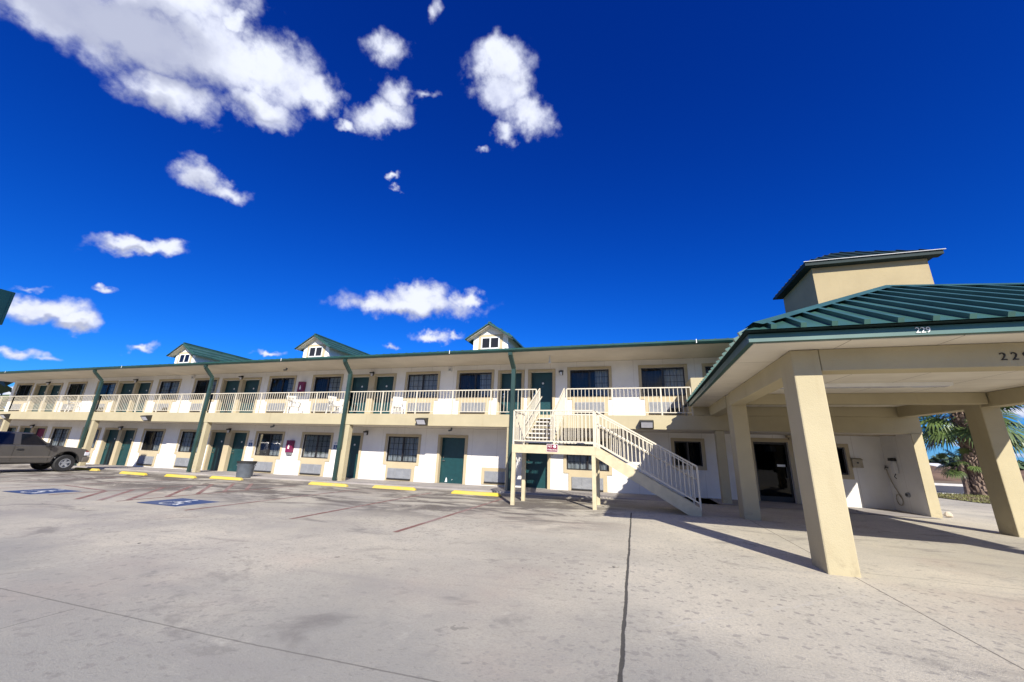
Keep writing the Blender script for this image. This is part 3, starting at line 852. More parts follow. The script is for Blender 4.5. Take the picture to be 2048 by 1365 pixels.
m = MB(); m.box(8.02, 8.36, 7.28, 12.24, bz0, bz1); m.box(8.02, 8.36, 12.78, 15.46, bz0, bz1); fall(m).build('beam', 'cream_stucco', por, bevel=.01)
m = MB(); m.box(ex0 + .06, ex1 - .06, ey0 + .08, ey1, 3.076, 3.12); fall(m).build('ceiling', 'ceiling', por)
m = MB(); zg0, zg1 = 3.085, 3.205
m.box(ex0 - .02, ex1 + .02, ey0 - .02, ey0 + .075, zg0, zg1); fall(m).build('gutter', 'green_roof', por)
m = MB(); m.box(ex0 - .02, ex0 + .055, ey0 + .08, ey1, zg0, zg1); fall(m).build('gutter', 'green_trim', por)  # side gutters take a darker green, their shade put into the colour
m = MB(); m.box(ex1 - .055, ex1 + .02, ey0 + .08, ey1, zg0, zg1); fall(m).build('gutter', 'green_trim', por)
sl = .49; zr0 = 3.235; cx = (ex0 + ex1) / 2; hw = cx - ex0 + .08; apz = zr0 + sl * hw
x0, x1, y0 = ex0 - .08, ex1 + .08, ey0 - .15
m = MB()
ap = (cx, y0 + hw, apz); bk = (cx, 17.0, apz)
m.add([(x0, y0, zr0), (x1, y0, zr0), ap, (x1, 17.0, zr0), bk, (x0, 17.0, zr0)], [(0, 1, 2), (1, 3, 4, 2), (5, 0, 2, 4)])
m.mi = 1; m.add([(x0 + .01, y0 + .01, zr0 - .012), (x1 - .01, y0 + .01, zr0 - .012), (x1 - .01, 17, zr0 - .012), (x0 + .01, 17, zr0 - .012)], [(0, 1, 2, 3)]); m.mi = 0  # underside sheet coloured dark to paint the deep shade below the roof edge
def rib(p, q):
    p = Vector(p); q = Vector(q); n = Vector((0, 0, 1))
    m.bar(p + n * .03, q + n * .03, .07, .07)
n = 21
for i in range(1, n):
    x = x0 + (x1 - x0) * i / n
    dd = min(x - x0, x1 - x)
    rib((x, y0 - .01, zr0), (x, y0 + dd, zr0 + sl * dd))
y = y0 + .355
while y < 15.6:
    dd = min(hw, y - y0)
    rib((x0 - .01, y, zr0), (x0 + dd, y, zr0 + sl * dd)); rib((x1 + .01, y, zr0), (x1 - dd, y, zr0 + sl * dd))
    y += .355
fall(m).build('roof', ['green_roof', 'unlit_roof'], por)
m = MB()
def cap(p, q, wd):
    p = Vector(p); q = Vector(q); d = (q - p).normalized(); s = d.cross(Vector((0, 0, 1))).normalized()
    dn = Vector((0, 0, -1)) * .05
    up = Vector((0, 0, .085))
    m.add([p + up, q + up, q + s * wd + dn * .5 + up * .55, p + s * wd + dn * .5 + up * .55, q - s * wd + dn * .5 + up * .55, p - s * wd + dn * .5 + up * .55], [(0, 1, 2, 3), (0, 5, 4, 1)])
A0 = Vector((x0, y0, zr0)); A1 = Vector((x1, y0, zr0)); AP = Vector(ap)
cap(A0.lerp(AP, .04), ap, .14); cap(A1.lerp(AP, .04), ap, .14); cap(ap, bk, .14)
fall(m).build('ridge_cap', 'green_roof', por)
m = MB(); m.box(3.0, 6.35, 10.25, 10.47, 3.0, 3.073)
lf = fall(m).build('ceiling_light', 'white_paint', por)
m = MB(); m.box(3.05, 6.3, 10.28, 10.44, 2.985, 2.999); fall(m).build('diffuser', 'lens_glass', lf)
t_ = text_obj('house_number', '2 2 9', .15, 'black_paint', por, (4.935, 6.755, 2.875), (1, 0, 0), (0, 0, 1), .006); t_['label'] = 'black house number 229 on the front beam'
t_ = text_obj('gutter_number', '229', .11, 'white_paint', por, (3.70, ey0 - .026, 3.135), (1, 0, 0), (0, 0, 1), .004); t_['label'] = 'white number 229 on the portico gutter'

# ------------------------------------------------------------------ staircase
sta = thing('staircase', 'cream metal outside staircase with landing up to the balcony walkway', 'staircase', (0, 0, 0))
lx0, lx1, ly0, ly1, lz = -3.58, -1.08, 11.70, 12.95, 1.63
m = MB(); m.box(lx0 + .05, lx1 - .05, ly0 + .05, ly1 - .02, lz - .05, lz); m.build('landing', 'grey_vinyl', sta)
m = MB(); m.box(lx0, lx1, ly0, ly0 + .045, 1.41, 1.655); m.box(lx0, lx0 + .045, ly0 + .047, ly1 + .05, 1.41, 1.655); m.box(lx0 + .047, lx1, ly1 + .005, ly1 + .05, 1.41, 1.655)
m.build('landing_beam', 'cream_metal', sta)
for (x, y) in ((lx0, ly0 + .0), (lx1 - .11, ly0), (lx0, ly1 - .06), (lx1 - .11, ly1 - .06)):
    m = MB(); m.box(x, x + .11, y + (.003 if y == ly0 else 0), y + .11, -.1, 1.408)
    m.build('leg', 'cream_metal', sta, bevel=.006)
nr = 10; run = 2.62; rise = lz / nr; tread = run / (nr - 1)
sx, sl_ = lx1, lz / run
for y in (ly0 + .0, ly1 - .0):
    m = MB()
    m.prism([(lx1 + .002, 1.655), (lx1 + .002, 1.36), (1.32, -.03), (1.56, -.03), (1.58, .1), (1.55, .2)], 'y', y, y + .045)
    m.build('stringer', 'cream_metal', sta)
for i in range(nr - 1):
    z = lz - rise * (i + 1); x = lx1 + tread * i
    m = MB(); m.box(x + .01, x + tread + .03, ly0 + .05, ly1 - .005, z - .045, z)
    m.build('tread', 'kerb', sta)
ny = 8; run2 = 2.5; rise2 = (ZF - lz) / ny; tr2 = run2 / (ny - 1); ux0, ux1 = -3.62, -2.62
for x in (ux0 - .02, ux1):
    m = MB(); m.prism([(ly1 + .055, 1.36), (ly1 + .055, 1.66), (YF - .005, 2.96), (YF - .005, 2.62)], 'x', x, x + .045)
    m.build('stringer', 'cream_metal', sta)
for i in range(ny - 1):
    z = lz + rise2 * (i + 1); y = ly1 + .06 + (run2 - .02) * i / (ny - 1)
    m = MB(); m.box(ux0 + .027, ux1 - .002, y, y + tr2 - .02, z - .045, z)
    m.build('tread', 'kerb', sta)

def rail3(p, q, hz=1.05, sp=.115, name='railing', bot=.14, posts=(True, True), hand=None):
    """sloping or level guard rail from p to q (points at walking height)"""
    m = MB(); p = Vector(p); q = Vector(q); U = Vector((0, 0, 1))
    m.bar(p + U * hz, q + U * hz, .045, .04); m.bar(p + U * bot, q + U * bot, .035, .035)
    L = (Vector((q.x, q.y, 0)) - Vector((p.x, p.y, 0))).length
    n = max(2, round(L / sp))
    for i in range(n + 1):
        c = p.lerp(q, i / n); end = (i == 0 and posts[0]) or (i == n and posts[1]); k = .045 if end else .018
        m.bar(c + U * (-.02 if end else bot), c + U * hz, k, k)
    if hand is not None:
        o = Vector(hand[0]); z = hand[1]
        m.tube([p + o + U * (z + .0), q + o + U * z], .02, 8)
        for f in (.15, .5, .85):
            c = p.lerp(q, f); m.tube([c + U * (z - .05), c + o + U * (z - .02)], .01, 6)
    return m.build(name, 'rail_metal', sta)
yk = ly0 + .03; yb = ly1 - .0
rail3((lx0 + .03, yk, lz), (lx1 - .03, yk, lz)); rail3((lx0 + .03, yk + .05, lz), (lx0 + .03, yb, lz)); rail3((ux1 + .1, yb, lz), (lx1 - .03, yb, lz))
rail3((lx1 + .02, yk, lz - .02), (1.56, yk, .16), 1.06, .11, hand=((0, .09, 0), .72))
rail3((lx1 + .02, yb, lz - .02), (1.56, yb, .16), 1.06, .11, hand=((0, -.09, 0), .72))
rail3((ux0 + .0, ly1 + .08, lz + .02), (ux0 + .0, YF - .02, ZF), 1.05, .13, hand=((.09, 0, 0), .72))
rail3((ux1 + .02, ly1 + .08, lz + .02), (ux1 + .02, YF - .02, ZF), 1.05, .13, hand=((-.09, 0, 0), .72))

# no parking sign on the landing beam
ns = thing('no_parking_sign', 'small dark red no parking sign on the stair landing beam', 'sign', (-2.33, ly0 - .004, 1.575))
MB().box(-.17, .17, -.008, 0, -.11, .11).build('plate', 'white_paint', ns)
MB().box(-.16, .16, -.011, -.0085, -.10, .10).build('red_panel', 'red_sign', ns)
text_obj('lettering', 'NO', .085, 'white_paint', ns, (-.07, -.0125, .045), (1, 0, 0), (0, 0, 1), .001)
text_obj('lettering', 'PARKING', .068, 'white_paint', ns, (0, -.0125, -.052), (1, 0, 0), (0, 0, 1), .001)
m = MB(); m.tube([(.075, -.0115, .045), (.075, -.014, .045)], .042, 16); m.build('symbol_disc', 'white_paint', ns)
m = MB(); m.box(.067, .083, -.0165, -.0145, .015, .05); m.box(.067, .083, -.0165, -.0145, .058, .072); m.build('symbol', 'red_sign', ns)

# ------------------------------------------------------------------ small things on the walls
def ext_cabinet(x, z, label):
    t = thing('extinguisher_cabinet', label, 'fire extinguisher cabinet', (x, YW - .003, z), 0, 'maroon fire extinguisher cabinets')
    m = MB(); m.box(-.19, .19, -.2, 0, -.3, .33); m.build('cabinet', 'maroon', t, bevel=.02)
    m = MB(); m.prism([(-.2, -.302), (0, -.302), (0, -.42), (-.12, -.42)], 'x', -.15, .15); m.build('tray', 'grey_metal', t)
    m = MB(); m.add([(-.04, -.204, -.12), (.06, -.204, -.12), (.06, -.204, .02), (.03, -.204, .06), (.03, -.204, .12), (-.01, -.204, .12), (-.01, -.204, .06), (-.04, -.204, .02)], [tuple(range(8))])
    m.build('emblem', 'white_paint', t)
ext_cabinet(-17.75, 1.3, 'maroon fire extinguisher cabinet on the ground floor wall between two windows')
ext_cabinet(-17.72, 4.5, 'maroon fire extinguisher cabinet on the upper balcony wall')

def isa(mb, sc, P, th=.0):
    """wheelchair symbol drawn as flat strips; P maps (u,v) to a point"""
    def strip(pts, w):
        for a, b in zip(pts[:-1], pts[1:]):
            dx, dy = b[0] - a[0], b[1] - a[1]; L = math.hypot(dx, dy); nx, ny_ = -dy / L * w / 2, dx / L * w / 2
            ex_, ey_ = dx / L * w * .2, dy / L * w * .2
            mb.add([P(a[0] + nx - ex_, a[1] + ny_ - ey_), P(b[0] + nx + ex_, b[1] + ny_ + ey_), P(b[0] - nx + ex_, b[1] - ny_ + ey_), P(a[0] - nx - ex_, a[1] - ny_ - ey_)], [(0, 1, 2, 3)])
    c = (-.03 * sc, -.14 * sc); r0 = .23 * sc
    strip([(c[0] + r0 * math.cos(R(t)), c[1] + r0 * math.sin(R(t))) for t in range(105, 345, 15)], .055 * sc)
    strip([(-.08 * sc, .26 * sc), (-.05 * sc, -.08 * sc), (.14 * sc, -.08 * sc), (.24 * sc, -.32 * sc), (.31 * sc, -.3 * sc)], .075 * sc)
    strip([(-.06 * sc, .1 * sc), (.13 * sc, .1 * sc)], .055 * sc)
    hd = [(-.09 * sc + .065 * sc * math.cos(R(t)), .37 * sc + .065 * sc * math.sin(R(t))) for t in range(0, 360, 30)]
    mb.add([P(*q) for q in hd], [tuple(range(12))])
def hc_sign(x, z, label):
    t = thing('accessible_parking_sign', label, 'sign', (x, YW - .004, z), 0, 'accessible parking signs on the wall')
    MB().box(-.15, .15, -.006, 0, -.23, .23).build('plate', 'white_paint', t)
    MB().box(-.13, .13, -.009, -.0065, -.16, .07).build('blue_panel', 'blue_sign', t)
    m = MB(); isa(m, .21, lambda u, v: (u, -.0105, v - .045)); m.build('symbol', 'white_paint', t, recalc=False)
    text_obj('lettering', 'RESERVED\nPARKING', .052, 'blue_sign', t, (0, -.0075, .16), (1, 0, 0), (0, 0, 1), .001)
hc_sign(-20.68, 1.37, 'blue and white wheelchair parking sign right of the second pair of lower doors')
hc_sign(-14.85, 1.40, 'blue and white wheelchair parking sign left of the downspout by the single green door')

nb = thing('notice_board', 'white printed notice on the wall right of the office door', 'sign', (5.82, YW - .004, 1.52))
MB().box(-.15, .15, -.008, 0, -.2, .2).build('plate', 'white_paint', nb)
text_obj('lettering', 'NO', .13, 'black_paint', nb, (.0, -.0095, .11), (1, 0, 0), (0, 0, 1), .001)
m = MB()
for z, a, b in ((.0, -.11, .11), (-.05, -.11, .08), (-.1, -.1, .11), (-.15, -.11, .06)): m.box(a, b, -.0105, -.0085, z - .008, z + .008)
m.build('text_line', 'black_paint', nb)

mbx = thing('mailbox', 'tan metal mailbox on the wall right of the office window', 'mailbox', (7.45, YW - .003, 1.48))
MB().box(-.15, .15, -.13, 0, -.16, .12).build('box', 'tan_box', mbx, bevel=.01)
m = MB(); m.prism([(-.15, .1), (0, .17), (0, .122), (-.15, .115)], 'x', -.16, .16); m.build('lid', 'tan_box', mbx)
MB().box(-.03, .03, -.137, -.131, -.02, .03).build('lock', 'dark_metal', mbx)

# hose and fittings on the wing wall (faces the office door)
hs = thing('garden_hose', 'thin hose hanging in a loop from a tap on the side wall', 'hose', (8.297, 17.0, 0))
m = MB()
pts = [(-.06, .1, 1.32), (-.05, .06, 1.1), (-.04, -.05, .85), (-.03, -.2, .6), (-.03, -.33, .45), (-.03, -.36, .3), (-.03, -.27, .2), (-.03, -.12, .22), (-.03, -.05, .36), (-.03, -.1, .5), (-.03, -.22, .52), (-.03, -.33, .4)]
sm = []
for i in range(len(pts) - 1):
    p0, p1, p2, p3 = (Vector(pts[max(i - 1, 0)]), Vector(pts[i]), Vector(pts[i + 1]), Vector(pts[min(i + 2, len(pts) - 1)]))
    for k in range(6):
        t = k / 6
        sm.append(.5 * ((2 * p1) + (-p0 + p2) * t + (2 * p0 - 5 * p1 + 4 * p2 - p3) * t * t + (-p0 + 3 * p1 - 3 * p2 + p3) * t ** 3))
m.tube(sm, .014, 7); m.build('hose', 'tan_box', hs, smooth=True)
m = MB(); m.tube([(0, .1, 1.36), (-.09, .1, 1.36), (-.1, .1, 1.3)], .018, 8); m.tube([(-.06, .1, 1.36), (-.06, .1, 1.41)], .012, 8); m.tube([(-.06, .06, 1.41), (-.06, .14, 1.41)], .016, 8); m.build('tap', 'dark_metal', hs)
ph = thing('wall_phone', 'pale handset shaped lamp with a dark cap on the side wall', 'wall fixture', (8.297, 16.62, 1.38))
m = MB(); m.prism([(-.09, -.2), (.09, -.2), (.07, .2), (-.07, .2)], 'x', -.12, 0); m.build('body', 'white_plastic', ph, bevel=.02)
m = MB(); m.prism([(-.1, .2), (.1, .2), (.07, .3), (-.07, .3)], 'x', -.16, 0); m.build('cap', 'dark_metal', ph, bevel=.01)
m = MB(); m.tube([(-.06, 0, -.2), (-.1, .03, -.3), (-.04, .06, -.36)], .012, 7); m.build('cord', 'dark_metal', ph)
ob = thing('power_outlet', 'round weatherproof outlet low on the side wall', 'outlet', (8.297, 16.3, .55))
m = MB(); m.tube([(0, 0, 0), (-.06, 0, 0)], .075, 14); m.build('box', 'grey_metal', ob)
m = MB(); m.tube([(-.061, 0, 0), (-.085, 0, 0)], .045, 12); m.build('cover', 'dark_metal', ob)

# ------------------------------------------------------------------ things on the lot
tc = thing('trash_can', 'grey plastic trash can with a dark rim beside the green doors', 'trash can', (-17.95, 14.95, lotz(-17.9)))
m = MB(); n = 28
ring = [(0, .32), (.05, .33), (.62, .37), (.64, .39), (.66, .39)]
for z, r in ring:
    for k in range(n): m.v.append((r * math.cos(2 * math.pi * k / n), r * math.sin(2 * math.pi * k / n), z))
for i in range(len(ring) - 1):
    for k in range(n): m.f.append((i * n + k, i * n + (k + 1) % n, (i + 1) * n + (k + 1) % n, (i + 1) * n + k)); m.fm.append(0)
m.f.append(tuple(range(n))[::-1]); m.fm.append(0)
m.build('body', 'grey_plastic', tc, smooth=True)
m = MB()
for (ra_, rb_, za_, zb_) in ((.33, .41, .66, .66), (.41, .42, .66, .75), (.42, .33, .75, .75), (.33, .30, .75, .3)):
    o0 = len(m.v)
    for k in range(n): m.v.append((ra_ * math.cos(2 * math.pi * k / n), ra_ * math.sin(2 * math.pi * k / n), za_))
    for k in range(n): m.v.append((rb_ * math.cos(2 * math.pi * k / n), rb_ * math.sin(2 * math.pi * k / n), zb_))
    for k in range(n): m.f.append((o0 + k, o0 + (k + 1) % n, o0 + n + (k + 1) % n, o0 + n + k)); m.fm.append(0)
m.build('rim', 'black_rubber', tc)
m = MB()
for a in (0, math.pi):
    c, s_ = math.cos(a + .6), math.sin(a + .6)
    m.bar((.36 * c - .08 * s_, .36 * s_ + .08 * c, .56), (.36 * c + .08 * s_, .36 * s_ - .08 * c, .56), .06, .04)
m.build('handle', 'grey_plastic', tc)

STOPS = [(-27.6, 13.9, 'yellow concrete wheel stop half hidden by the front of the tan truck'),
         (-22.9, 13.3, 'first whole yellow wheel stop right of the tan truck'),
         (-19.8, 13.35, 'yellow wheel stop ending at the foot of the downspout between truck and trash can'),
         (-17.45, 13.7, 'yellow wheel stop just in front of the grey trash can'),
         (-11.95, 13.75, 'yellow wheel stop in front of the downspout by the single green door'),
         (-9.0, 13.95, 'worn yellow wheel stop in front of the gridded window'),
         (-5.5, 13.75, 'bright yellow wheel stop beside the staircase legs')]
m = MB(); L, a = .93, .09
sec = [(-a, 0), (a, 0), (a * .62, .115), (-a * .62, .115)]
for xx, s_ in ((-L, 1), (-L + .1, 1), (L - .1, 1), (L, 1)):
    e_ = 1 if abs(xx) < L - .01 else .45
    for (y, z) in sec: m.v.append((xx, y, z * e_))
for i in range(3):
    for k in range(4): m.f.append((i * 4 + k, i * 4 + (k + 1) % 4, (i + 1) * 4 + (k + 1) % 4, (i + 1) * 4 + k)); m.fm.append(0)
m.f += [(0, 1, 2, 3), (12, 13, 14, 15)]; m.fm += [0, 0]
for i, (x, y, lb) in enumerate(STOPS):
    if i == 0: ws = m.build('wheel_stop', 'yellow_paint', bevel=.015); o = ws
    else: o = ws.copy(); col.objects.link(o)
    o.location = (x, y, lotz(x) - .003); o.rotation_euler = (0, 0, R(random.uniform(-2.5, 2.5)))
    tag(o, lb, 'wheel stop', 'yellow wheel stops along the kerb')

# painted lines
def ground_strip(mb, pts, w, z=.004):
    for a, b in zip(pts[:-1], pts[1:]):
        a = Vector((*a, 0)); b = Vector((*b, 0)); d = (b - a).normalized(); s_ = Vector((-d.y, d.x, 0)) * w / 2
        q = [a + s_, b + s_, b - s_, a - s_]
        mb.add([(v.x, v.y, lotz(v.x) + z) for v in q], [(0, 3, 2, 1)])
LINES = [([(-4.3, 6.85), (-4.27, 13.3)], 'faded red stall line nearest the staircase'),
         ([(-7.0, 7.1), (-7.15, 13.5)], 'faded red stall line second from the staircase'),
         ([(-9.9, 6.95), (-10.0, 13.2)], 'faded red stall line right of the near wheelchair symbol'),
         ([(-12.75, 7.2), (-12.75, 12.9)], 'faded red stall line along the near side of the hatched aisle'),
         ([(-15.6, 7.2), (-15.6, 12.9)], 'faded red stall line along the far side of the hatched aisle'),
         ([(-18.65, 7.2), (-18.65, 12.9)], 'faded red stall line left of the far wheelchair symbol'),
         ([(-21.4, 7.2), (-21.4, 12.9)], 'faint red stall line between the two left wheel stops'),
         ([(-24.4, 7.2), (-24.4, 12.9)], 'faint red stall line beside the tan truck')]
LINES += [([(-15.75, 8.55), (-18.5, 8.9)], 'faded red cross line from the hatched aisle towards the far wheelchair symbol')]
for pts, lb in LINES:
    m = MB(); ground_strip(m, pts, .1)
    tag(m.build('stall_line', 'red_line', recalc=False), lb, 'parking line', 'red stall lines on the lot')
m = MB()
for (a_, b_) in (((-13.93, 7.0), (-15.65, 8.51)), ((-13.25, 7.12), (-15.45, 9.1)), ((-12.83, 7.5), (-15.5, 9.98)), ((-12.83, 8.42), (-15.5, 10.92)), ((-12.87, 9.3), (-15.5, 11.65)), ((-12.9, 10.15), (-15.4, 12.45)), ((-12.94, 10.97), (-14.83, 12.76))):
    ground_strip(m, [a_, b_], .12, .0045)
tag(m.build('aisle_hatching', 'red_line', recalc=False), 'faded red diagonal hatching between the two wheelchair stalls', 'parking marking')
def hc_mark(x, y, label):
    m = MB(); z = lotz(x) + .005
    m.add([(x - .78, y - .55, z), (x + .78, y - .55, z), (x + .78, y + .55, z), (x - .78, y + .55, z)], [(0, 1, 2, 3)])
    o = tag(m.build('wheelchair_marking', 'blue_mark', recalc=False), label, 'parking marking', 'blue wheelchair symbols on the lot')
    k = MB(); isa(k, 1.12, lambda u, v: (x + u * 1.1, y + v, z + .004)); k.build('symbol', 'white_mark', o, recalc=False)
hc_mark(-11.3, 7.8, 'blue wheelchair stall marking nearer the camera')
hc_mark(-16.7, 7.6, 'blue wheelchair stall marking farther left near the truck')

# crumpled litter
m = MB(); bmv = []
for i in range(26):
    u = random.uniform(-1, 1); a = random.uniform(0, 6.28); r = random.uniform(.75, 1.1) * math.sqrt(1 - u * u)
    bmv.append((.13 * r * math.cos(a), .1 * r * math.sin(a), .085 + .085 * u))
bm = bmesh.new()
for v in bmv: bm.verts.new(v)
bmesh.ops.convex_hull(bm, input=bm.verts)
me = D.meshes.new('litter'); bm.to_mesh(me); bm.free(); me.materials.append(M['rock'])
o = D.objects.new('litter', me); col.objects.link(o); o.location = (8.85, 15.75, 0.0)
tag(o, 'small pale crumpled lump lying on the concrete beyond the wing wall', 'litter')

# chairs on the balcony
def make_chair():
    t = thing('plastic_chair', 'x', 'chair')
    m = MB(); m.box(-.24, .24, -.23, .23, .40, .43); m.build('seat', 'white_plastic', t, bevel=.02)
    m = MB()
    for i in range(7):
        x = -.2 + i * .067
        m.bar((x, .22, .42), (x * 1.05, .34, .88), .045, .018)
    m.bar((-.24, .345, .9), (.24, .345, .9), .03, .09, up=(0, 0, 1)); m.build('backrest', 'white_plastic', t, bevel=.006)
    for (x, y) in ((-.22, -.22), (.22, -.22), (-.22, .22), (.22, .22)):
        m = MB(); m.bar((x, y, .41), (x * 1.2, y * 1.2, 0), .05, .035); m.build('leg', 'white_plastic', t)
    for sg in (-1, 1):
        m = MB(); m.bar((sg * .27, -.24, .64), (sg * .27, .27, .66), .055, .025); m.bar((sg * .25, -.24, .41), (sg * .27, -.24, .64), .04, .03); m.build('armrest', 'white_plastic', t)
    return t
ch = make_chair()
for i, (x, y, rz, lb) in enumerate(((-17.3, 16.35, 205, 'white plastic chair on the balcony under the maroon cabinet'), (-14.45, 16.2, 70, 'white plastic chair on the balcony beside the third downspout'),
                                   (-10.95, 16.45, 35, 'white plastic chair on the balcony left of the gridded upper window'), (-35.6, 16.2, 140, 'white plastic chair far left on the balcony beside the first downspout'))):
    o = ch if i == 0 else copy_tree(ch)
    o.location = (x, y, ZF); o.rotation_euler = (0, 0, R(rz))
    o['label'] = lb; o['group'] = 'white chairs on the balcony'

# pylon sign cabinet at the left edge
pg = thing('pylon_sign', 'dark green roadside sign cabinet poking in at the left edge', 'sign', (-24.2, 6.2, lotz(-24.2)))
zb_ = lotz(-24.2)
m = MB(); m.box(-.28, .22, -1.8, 1.8, 5.6 - zb_, 7.0 - zb_); m.build('cabinet', 'sign_green', pg, bevel=.02)
m = MB(); m.box(.221, .228, -1.7, 1.7, 5.68 - zb_, 6.92 - zb_); m.build('face', 'sign_green', pg)
m = MB(); m.tube([(-.03, -1.2, 0), (-.03, -1.2, 5.6 - zb_)], .14, 14); m.build('pole', 'green_trim', pg)

# ------------------------------------------------------------------ truck
tx = -26.88; tg = lotz(tx) + .035
tk = thing('pickup_truck', 'tan extended cab truck parked nose in at the left edge', 'truck', (tx, 0, tg))
W_ = 1.95
def side(mb, prof, x0, x1): mb.prism(prof, 'x', x0, x1)
# lower body with wheel arches; y forward, z up
def arch(yc, r, n=12): return [(yc + r * math.cos(t), .40 + r * math.sin(t)) for t in [math.pi * k / n for k in range(n + 1)]]
prof = [(13.36, .42), (13.40, .6), (13.36, .82), (13.28, .92), (12.95, 1.03), (12.0, 1.12), (11.9, 1.16), (8.2, 1.16), (8.12, 1.0), (8.1, .45), (8.2, .36)]
low = [(8.2, .44)] + [(8.35, .42)] + arch(9.15, .5)[::-1] + [(9.8, .39), (11.95, .37)] + arch(12.62, .5)[::-1] + [(13.25, .42)]
poly = [(13.36, .46), (13.40, .64), (13.40, .9), (13.31, 1.02), (12.9, 1.10), (12.0, 1.17), (11.85, 1.19), (8.2, 1.18), (8.12, 1.0), (8.1, .45)] + low
m = MB(); side(m, poly, -W_, 0)
body = m.build('body', 'truck_paint', tk, bevel=.05, seg=3)
# cabin: tapered
m = MB()
base = [(11.98, 1.16), (8.25, 1.16)]; top = [(11.25, 1.74), (8.5, 1.76)]
vs = []
for (y, z), ins in ((base[0], .03), (base[1], .03), (top[1], .17), (top[0], .17)):
    vs += [(-ins, y, z), (-W_ + ins, y, z)]
vs += []
m.add(vs, [(0, 2, 3, 1), (2, 4, 5, 3), (4, 6, 7, 5), (6, 0, 1, 7), (0, 6, 4, 2), (1, 3, 5, 7)])
m.build('cab', 'truck_paint', tk, bevel=.06, seg=3)
def on_side(y, z, off=.008, sgn=0):
    t = (z - 1.16) / (1.75 - 1.16); x = -(.03 + .14 * t) + off
    return (x, y, z) if sgn == 0 else (-W_ - x, y, z)
for sgn in (0, 1):
    m = MB()
    for pl in ([(11.8, 1.2), (10.92, 1.2), (10.88, 1.68), (11.3, 1.68)],):
        m.add([on_side(y, z, .008, sgn) for y, z in pl], [(0, 1, 2, 3)])
    m.build('side_window', 'truck_glass', tk, recalc=False)
    m = MB()
    for pl in ([(10.68, 1.2), (9.5, 1.2), (9.55, 1.68), (10.66, 1.68)], [(9.35, 1.2), (8.42, 1.2), (8.6, 1.68), (9.38, 1.68)]):
        m.add([on_side(y, z, .008, sgn) for y, z in pl], [(0, 1, 2, 3)])
    m.build('side_window', 'truck_glass', tk, recalc=False)
m = MB(); m.add([(-.16, 11.93, 1.2), (-W_ + .16, 11.93, 1.2), (-W_ + .26, 11.34, 1.68), (-.26, 11.34, 1.68)], [(0, 1, 2, 3)])
for i in range(4):
    x, y, z = m.v[i]; m.v[i] = (x, y + .012, z + .012)
m.build('windshield', 'truck_glass', tk, recalc=False)
m = MB(); m.prism([(13.2, .40), (13.46, .42), (13.5, .52), (13.48, .66), (13.36, .68), (13.2, .64)], 'x', -W_ - .01, .01); bp = m.build('bumper', 'truck_trim', tk, bevel=.04, seg=3)
m = MB(); m.box(-W_ + .02, -.0, 13.42, 13.515, .60, .635); m.build('bumper_strip', 'chrome', bp)
for x0_ in (-.32, -W_ + .0):
    m = MB(); m.box(x0_, x0_ + .335 if x0_ > -1 else x0_ + .32, 13.24, 13.43, .72, .90); hl = m.build('headlight', 'lens_glass', tk, bevel=.02)
m = MB(); m.box(-.14, .008, 13.27, 13.385, .78, .96); m.build('turn_signal', 'red_lens', tk, bevel=.01)
m = MB(); m.box(-W_ + .36, -.36, 13.34, 13.425, .68, .94); m.build('grille', 'dark_metal', tk)
for sgn in (0, 1):
    m = MB(); x = .0 if sgn == 0 else -W_
    d = .09 if sgn == 0 else -.09
    m.box(min(x, x + d * 2.2), max(x, x + d * 2.2), 11.72, 11.86, 1.12, 1.30); m.build('mirror', 'dark_metal', tk, bevel=.03)
    m = MB(); m.box(x - .02, x + .02, 10.84, 11.06, .94, 1.02); m.build('door_handle', 'dark_metal', tk, bevel=.01)
    m = MB(); m.box(x - .012, x + .012, 9.7, 12.05, .62, .69); m.build('side_moulding', 'truck_trim', tk)
    m = MB()
    for yy in (10.75, 11.95): m.box(x - .004, x + .004, yy - .006, yy + .006, .46, 1.16)
    m.build('door_gap', 'black_paint', tk)
for y in (12.62, 9.15):
    for sgn in (0, 1):
        xc = -.13 if sgn == 0 else -W_ + .13
        f = 1 if sgn == 0 else -1
        m = MB(); n = 32
        prf = [(-.13, .2), (-.135, .355), (-.09, .395), (.09, .395), (.135, .36), (.13, .2)]
        for u, rr in prf:
            for k in range(n): m.v.append((xc + f * u, y + rr * math.cos(2 * math.pi * k / n), .36 + rr * math.sin(2 * math.pi * k / n)))
        for i in range(len(prf) - 1):
            for k in range(n): m.f.append((i * n + k, i * n + (k + 1) % n, (i + 1) * n + (k + 1) % n, (i + 1) * n + k)); m.fm.append(0)
        wh = m.build('wheel', 'black_rubber', tk, smooth=False)
        m = MB(); m.tube([(xc + f * .05, y, .36), (xc + f * .06, y, .36)], .205, n)
        m.tube([(xc + f * .06, y, .36), (xc + f * .11, y, .36)], .065, 14)
        for k in range(5):
            a = k * 2 * math.pi / 5 + .3
            m.bar((xc + f * .085, y + .05 * math.cos(a), .36 + .05 * math.sin(a)), (xc + f * .1, y +   .195 * math.cos(a), .36 +   .195 * math.sin(a)), .085, .04, up=(1, 0, 0))
        for k in range(n):
            a0, a1 = 2 * math.pi * k / n, 2 * math.pi * (k + 1) / n
            m.add([(xc + f * .132, y + rr * math.cos(t), .36 + rr * math.sin(t)) for rr, t in ((.185, a0), (.215, a0), (.215, a1), (.185, a1))], [(0, 1, 2, 3)])
        m.build('rim', 'grey_metal', wh)
m = MB(); m.box(-W_ + .15, -.15, 8.3, 13.2, .34, .5); m.build('underbody', 'black_rubber', tk)
m = MB()
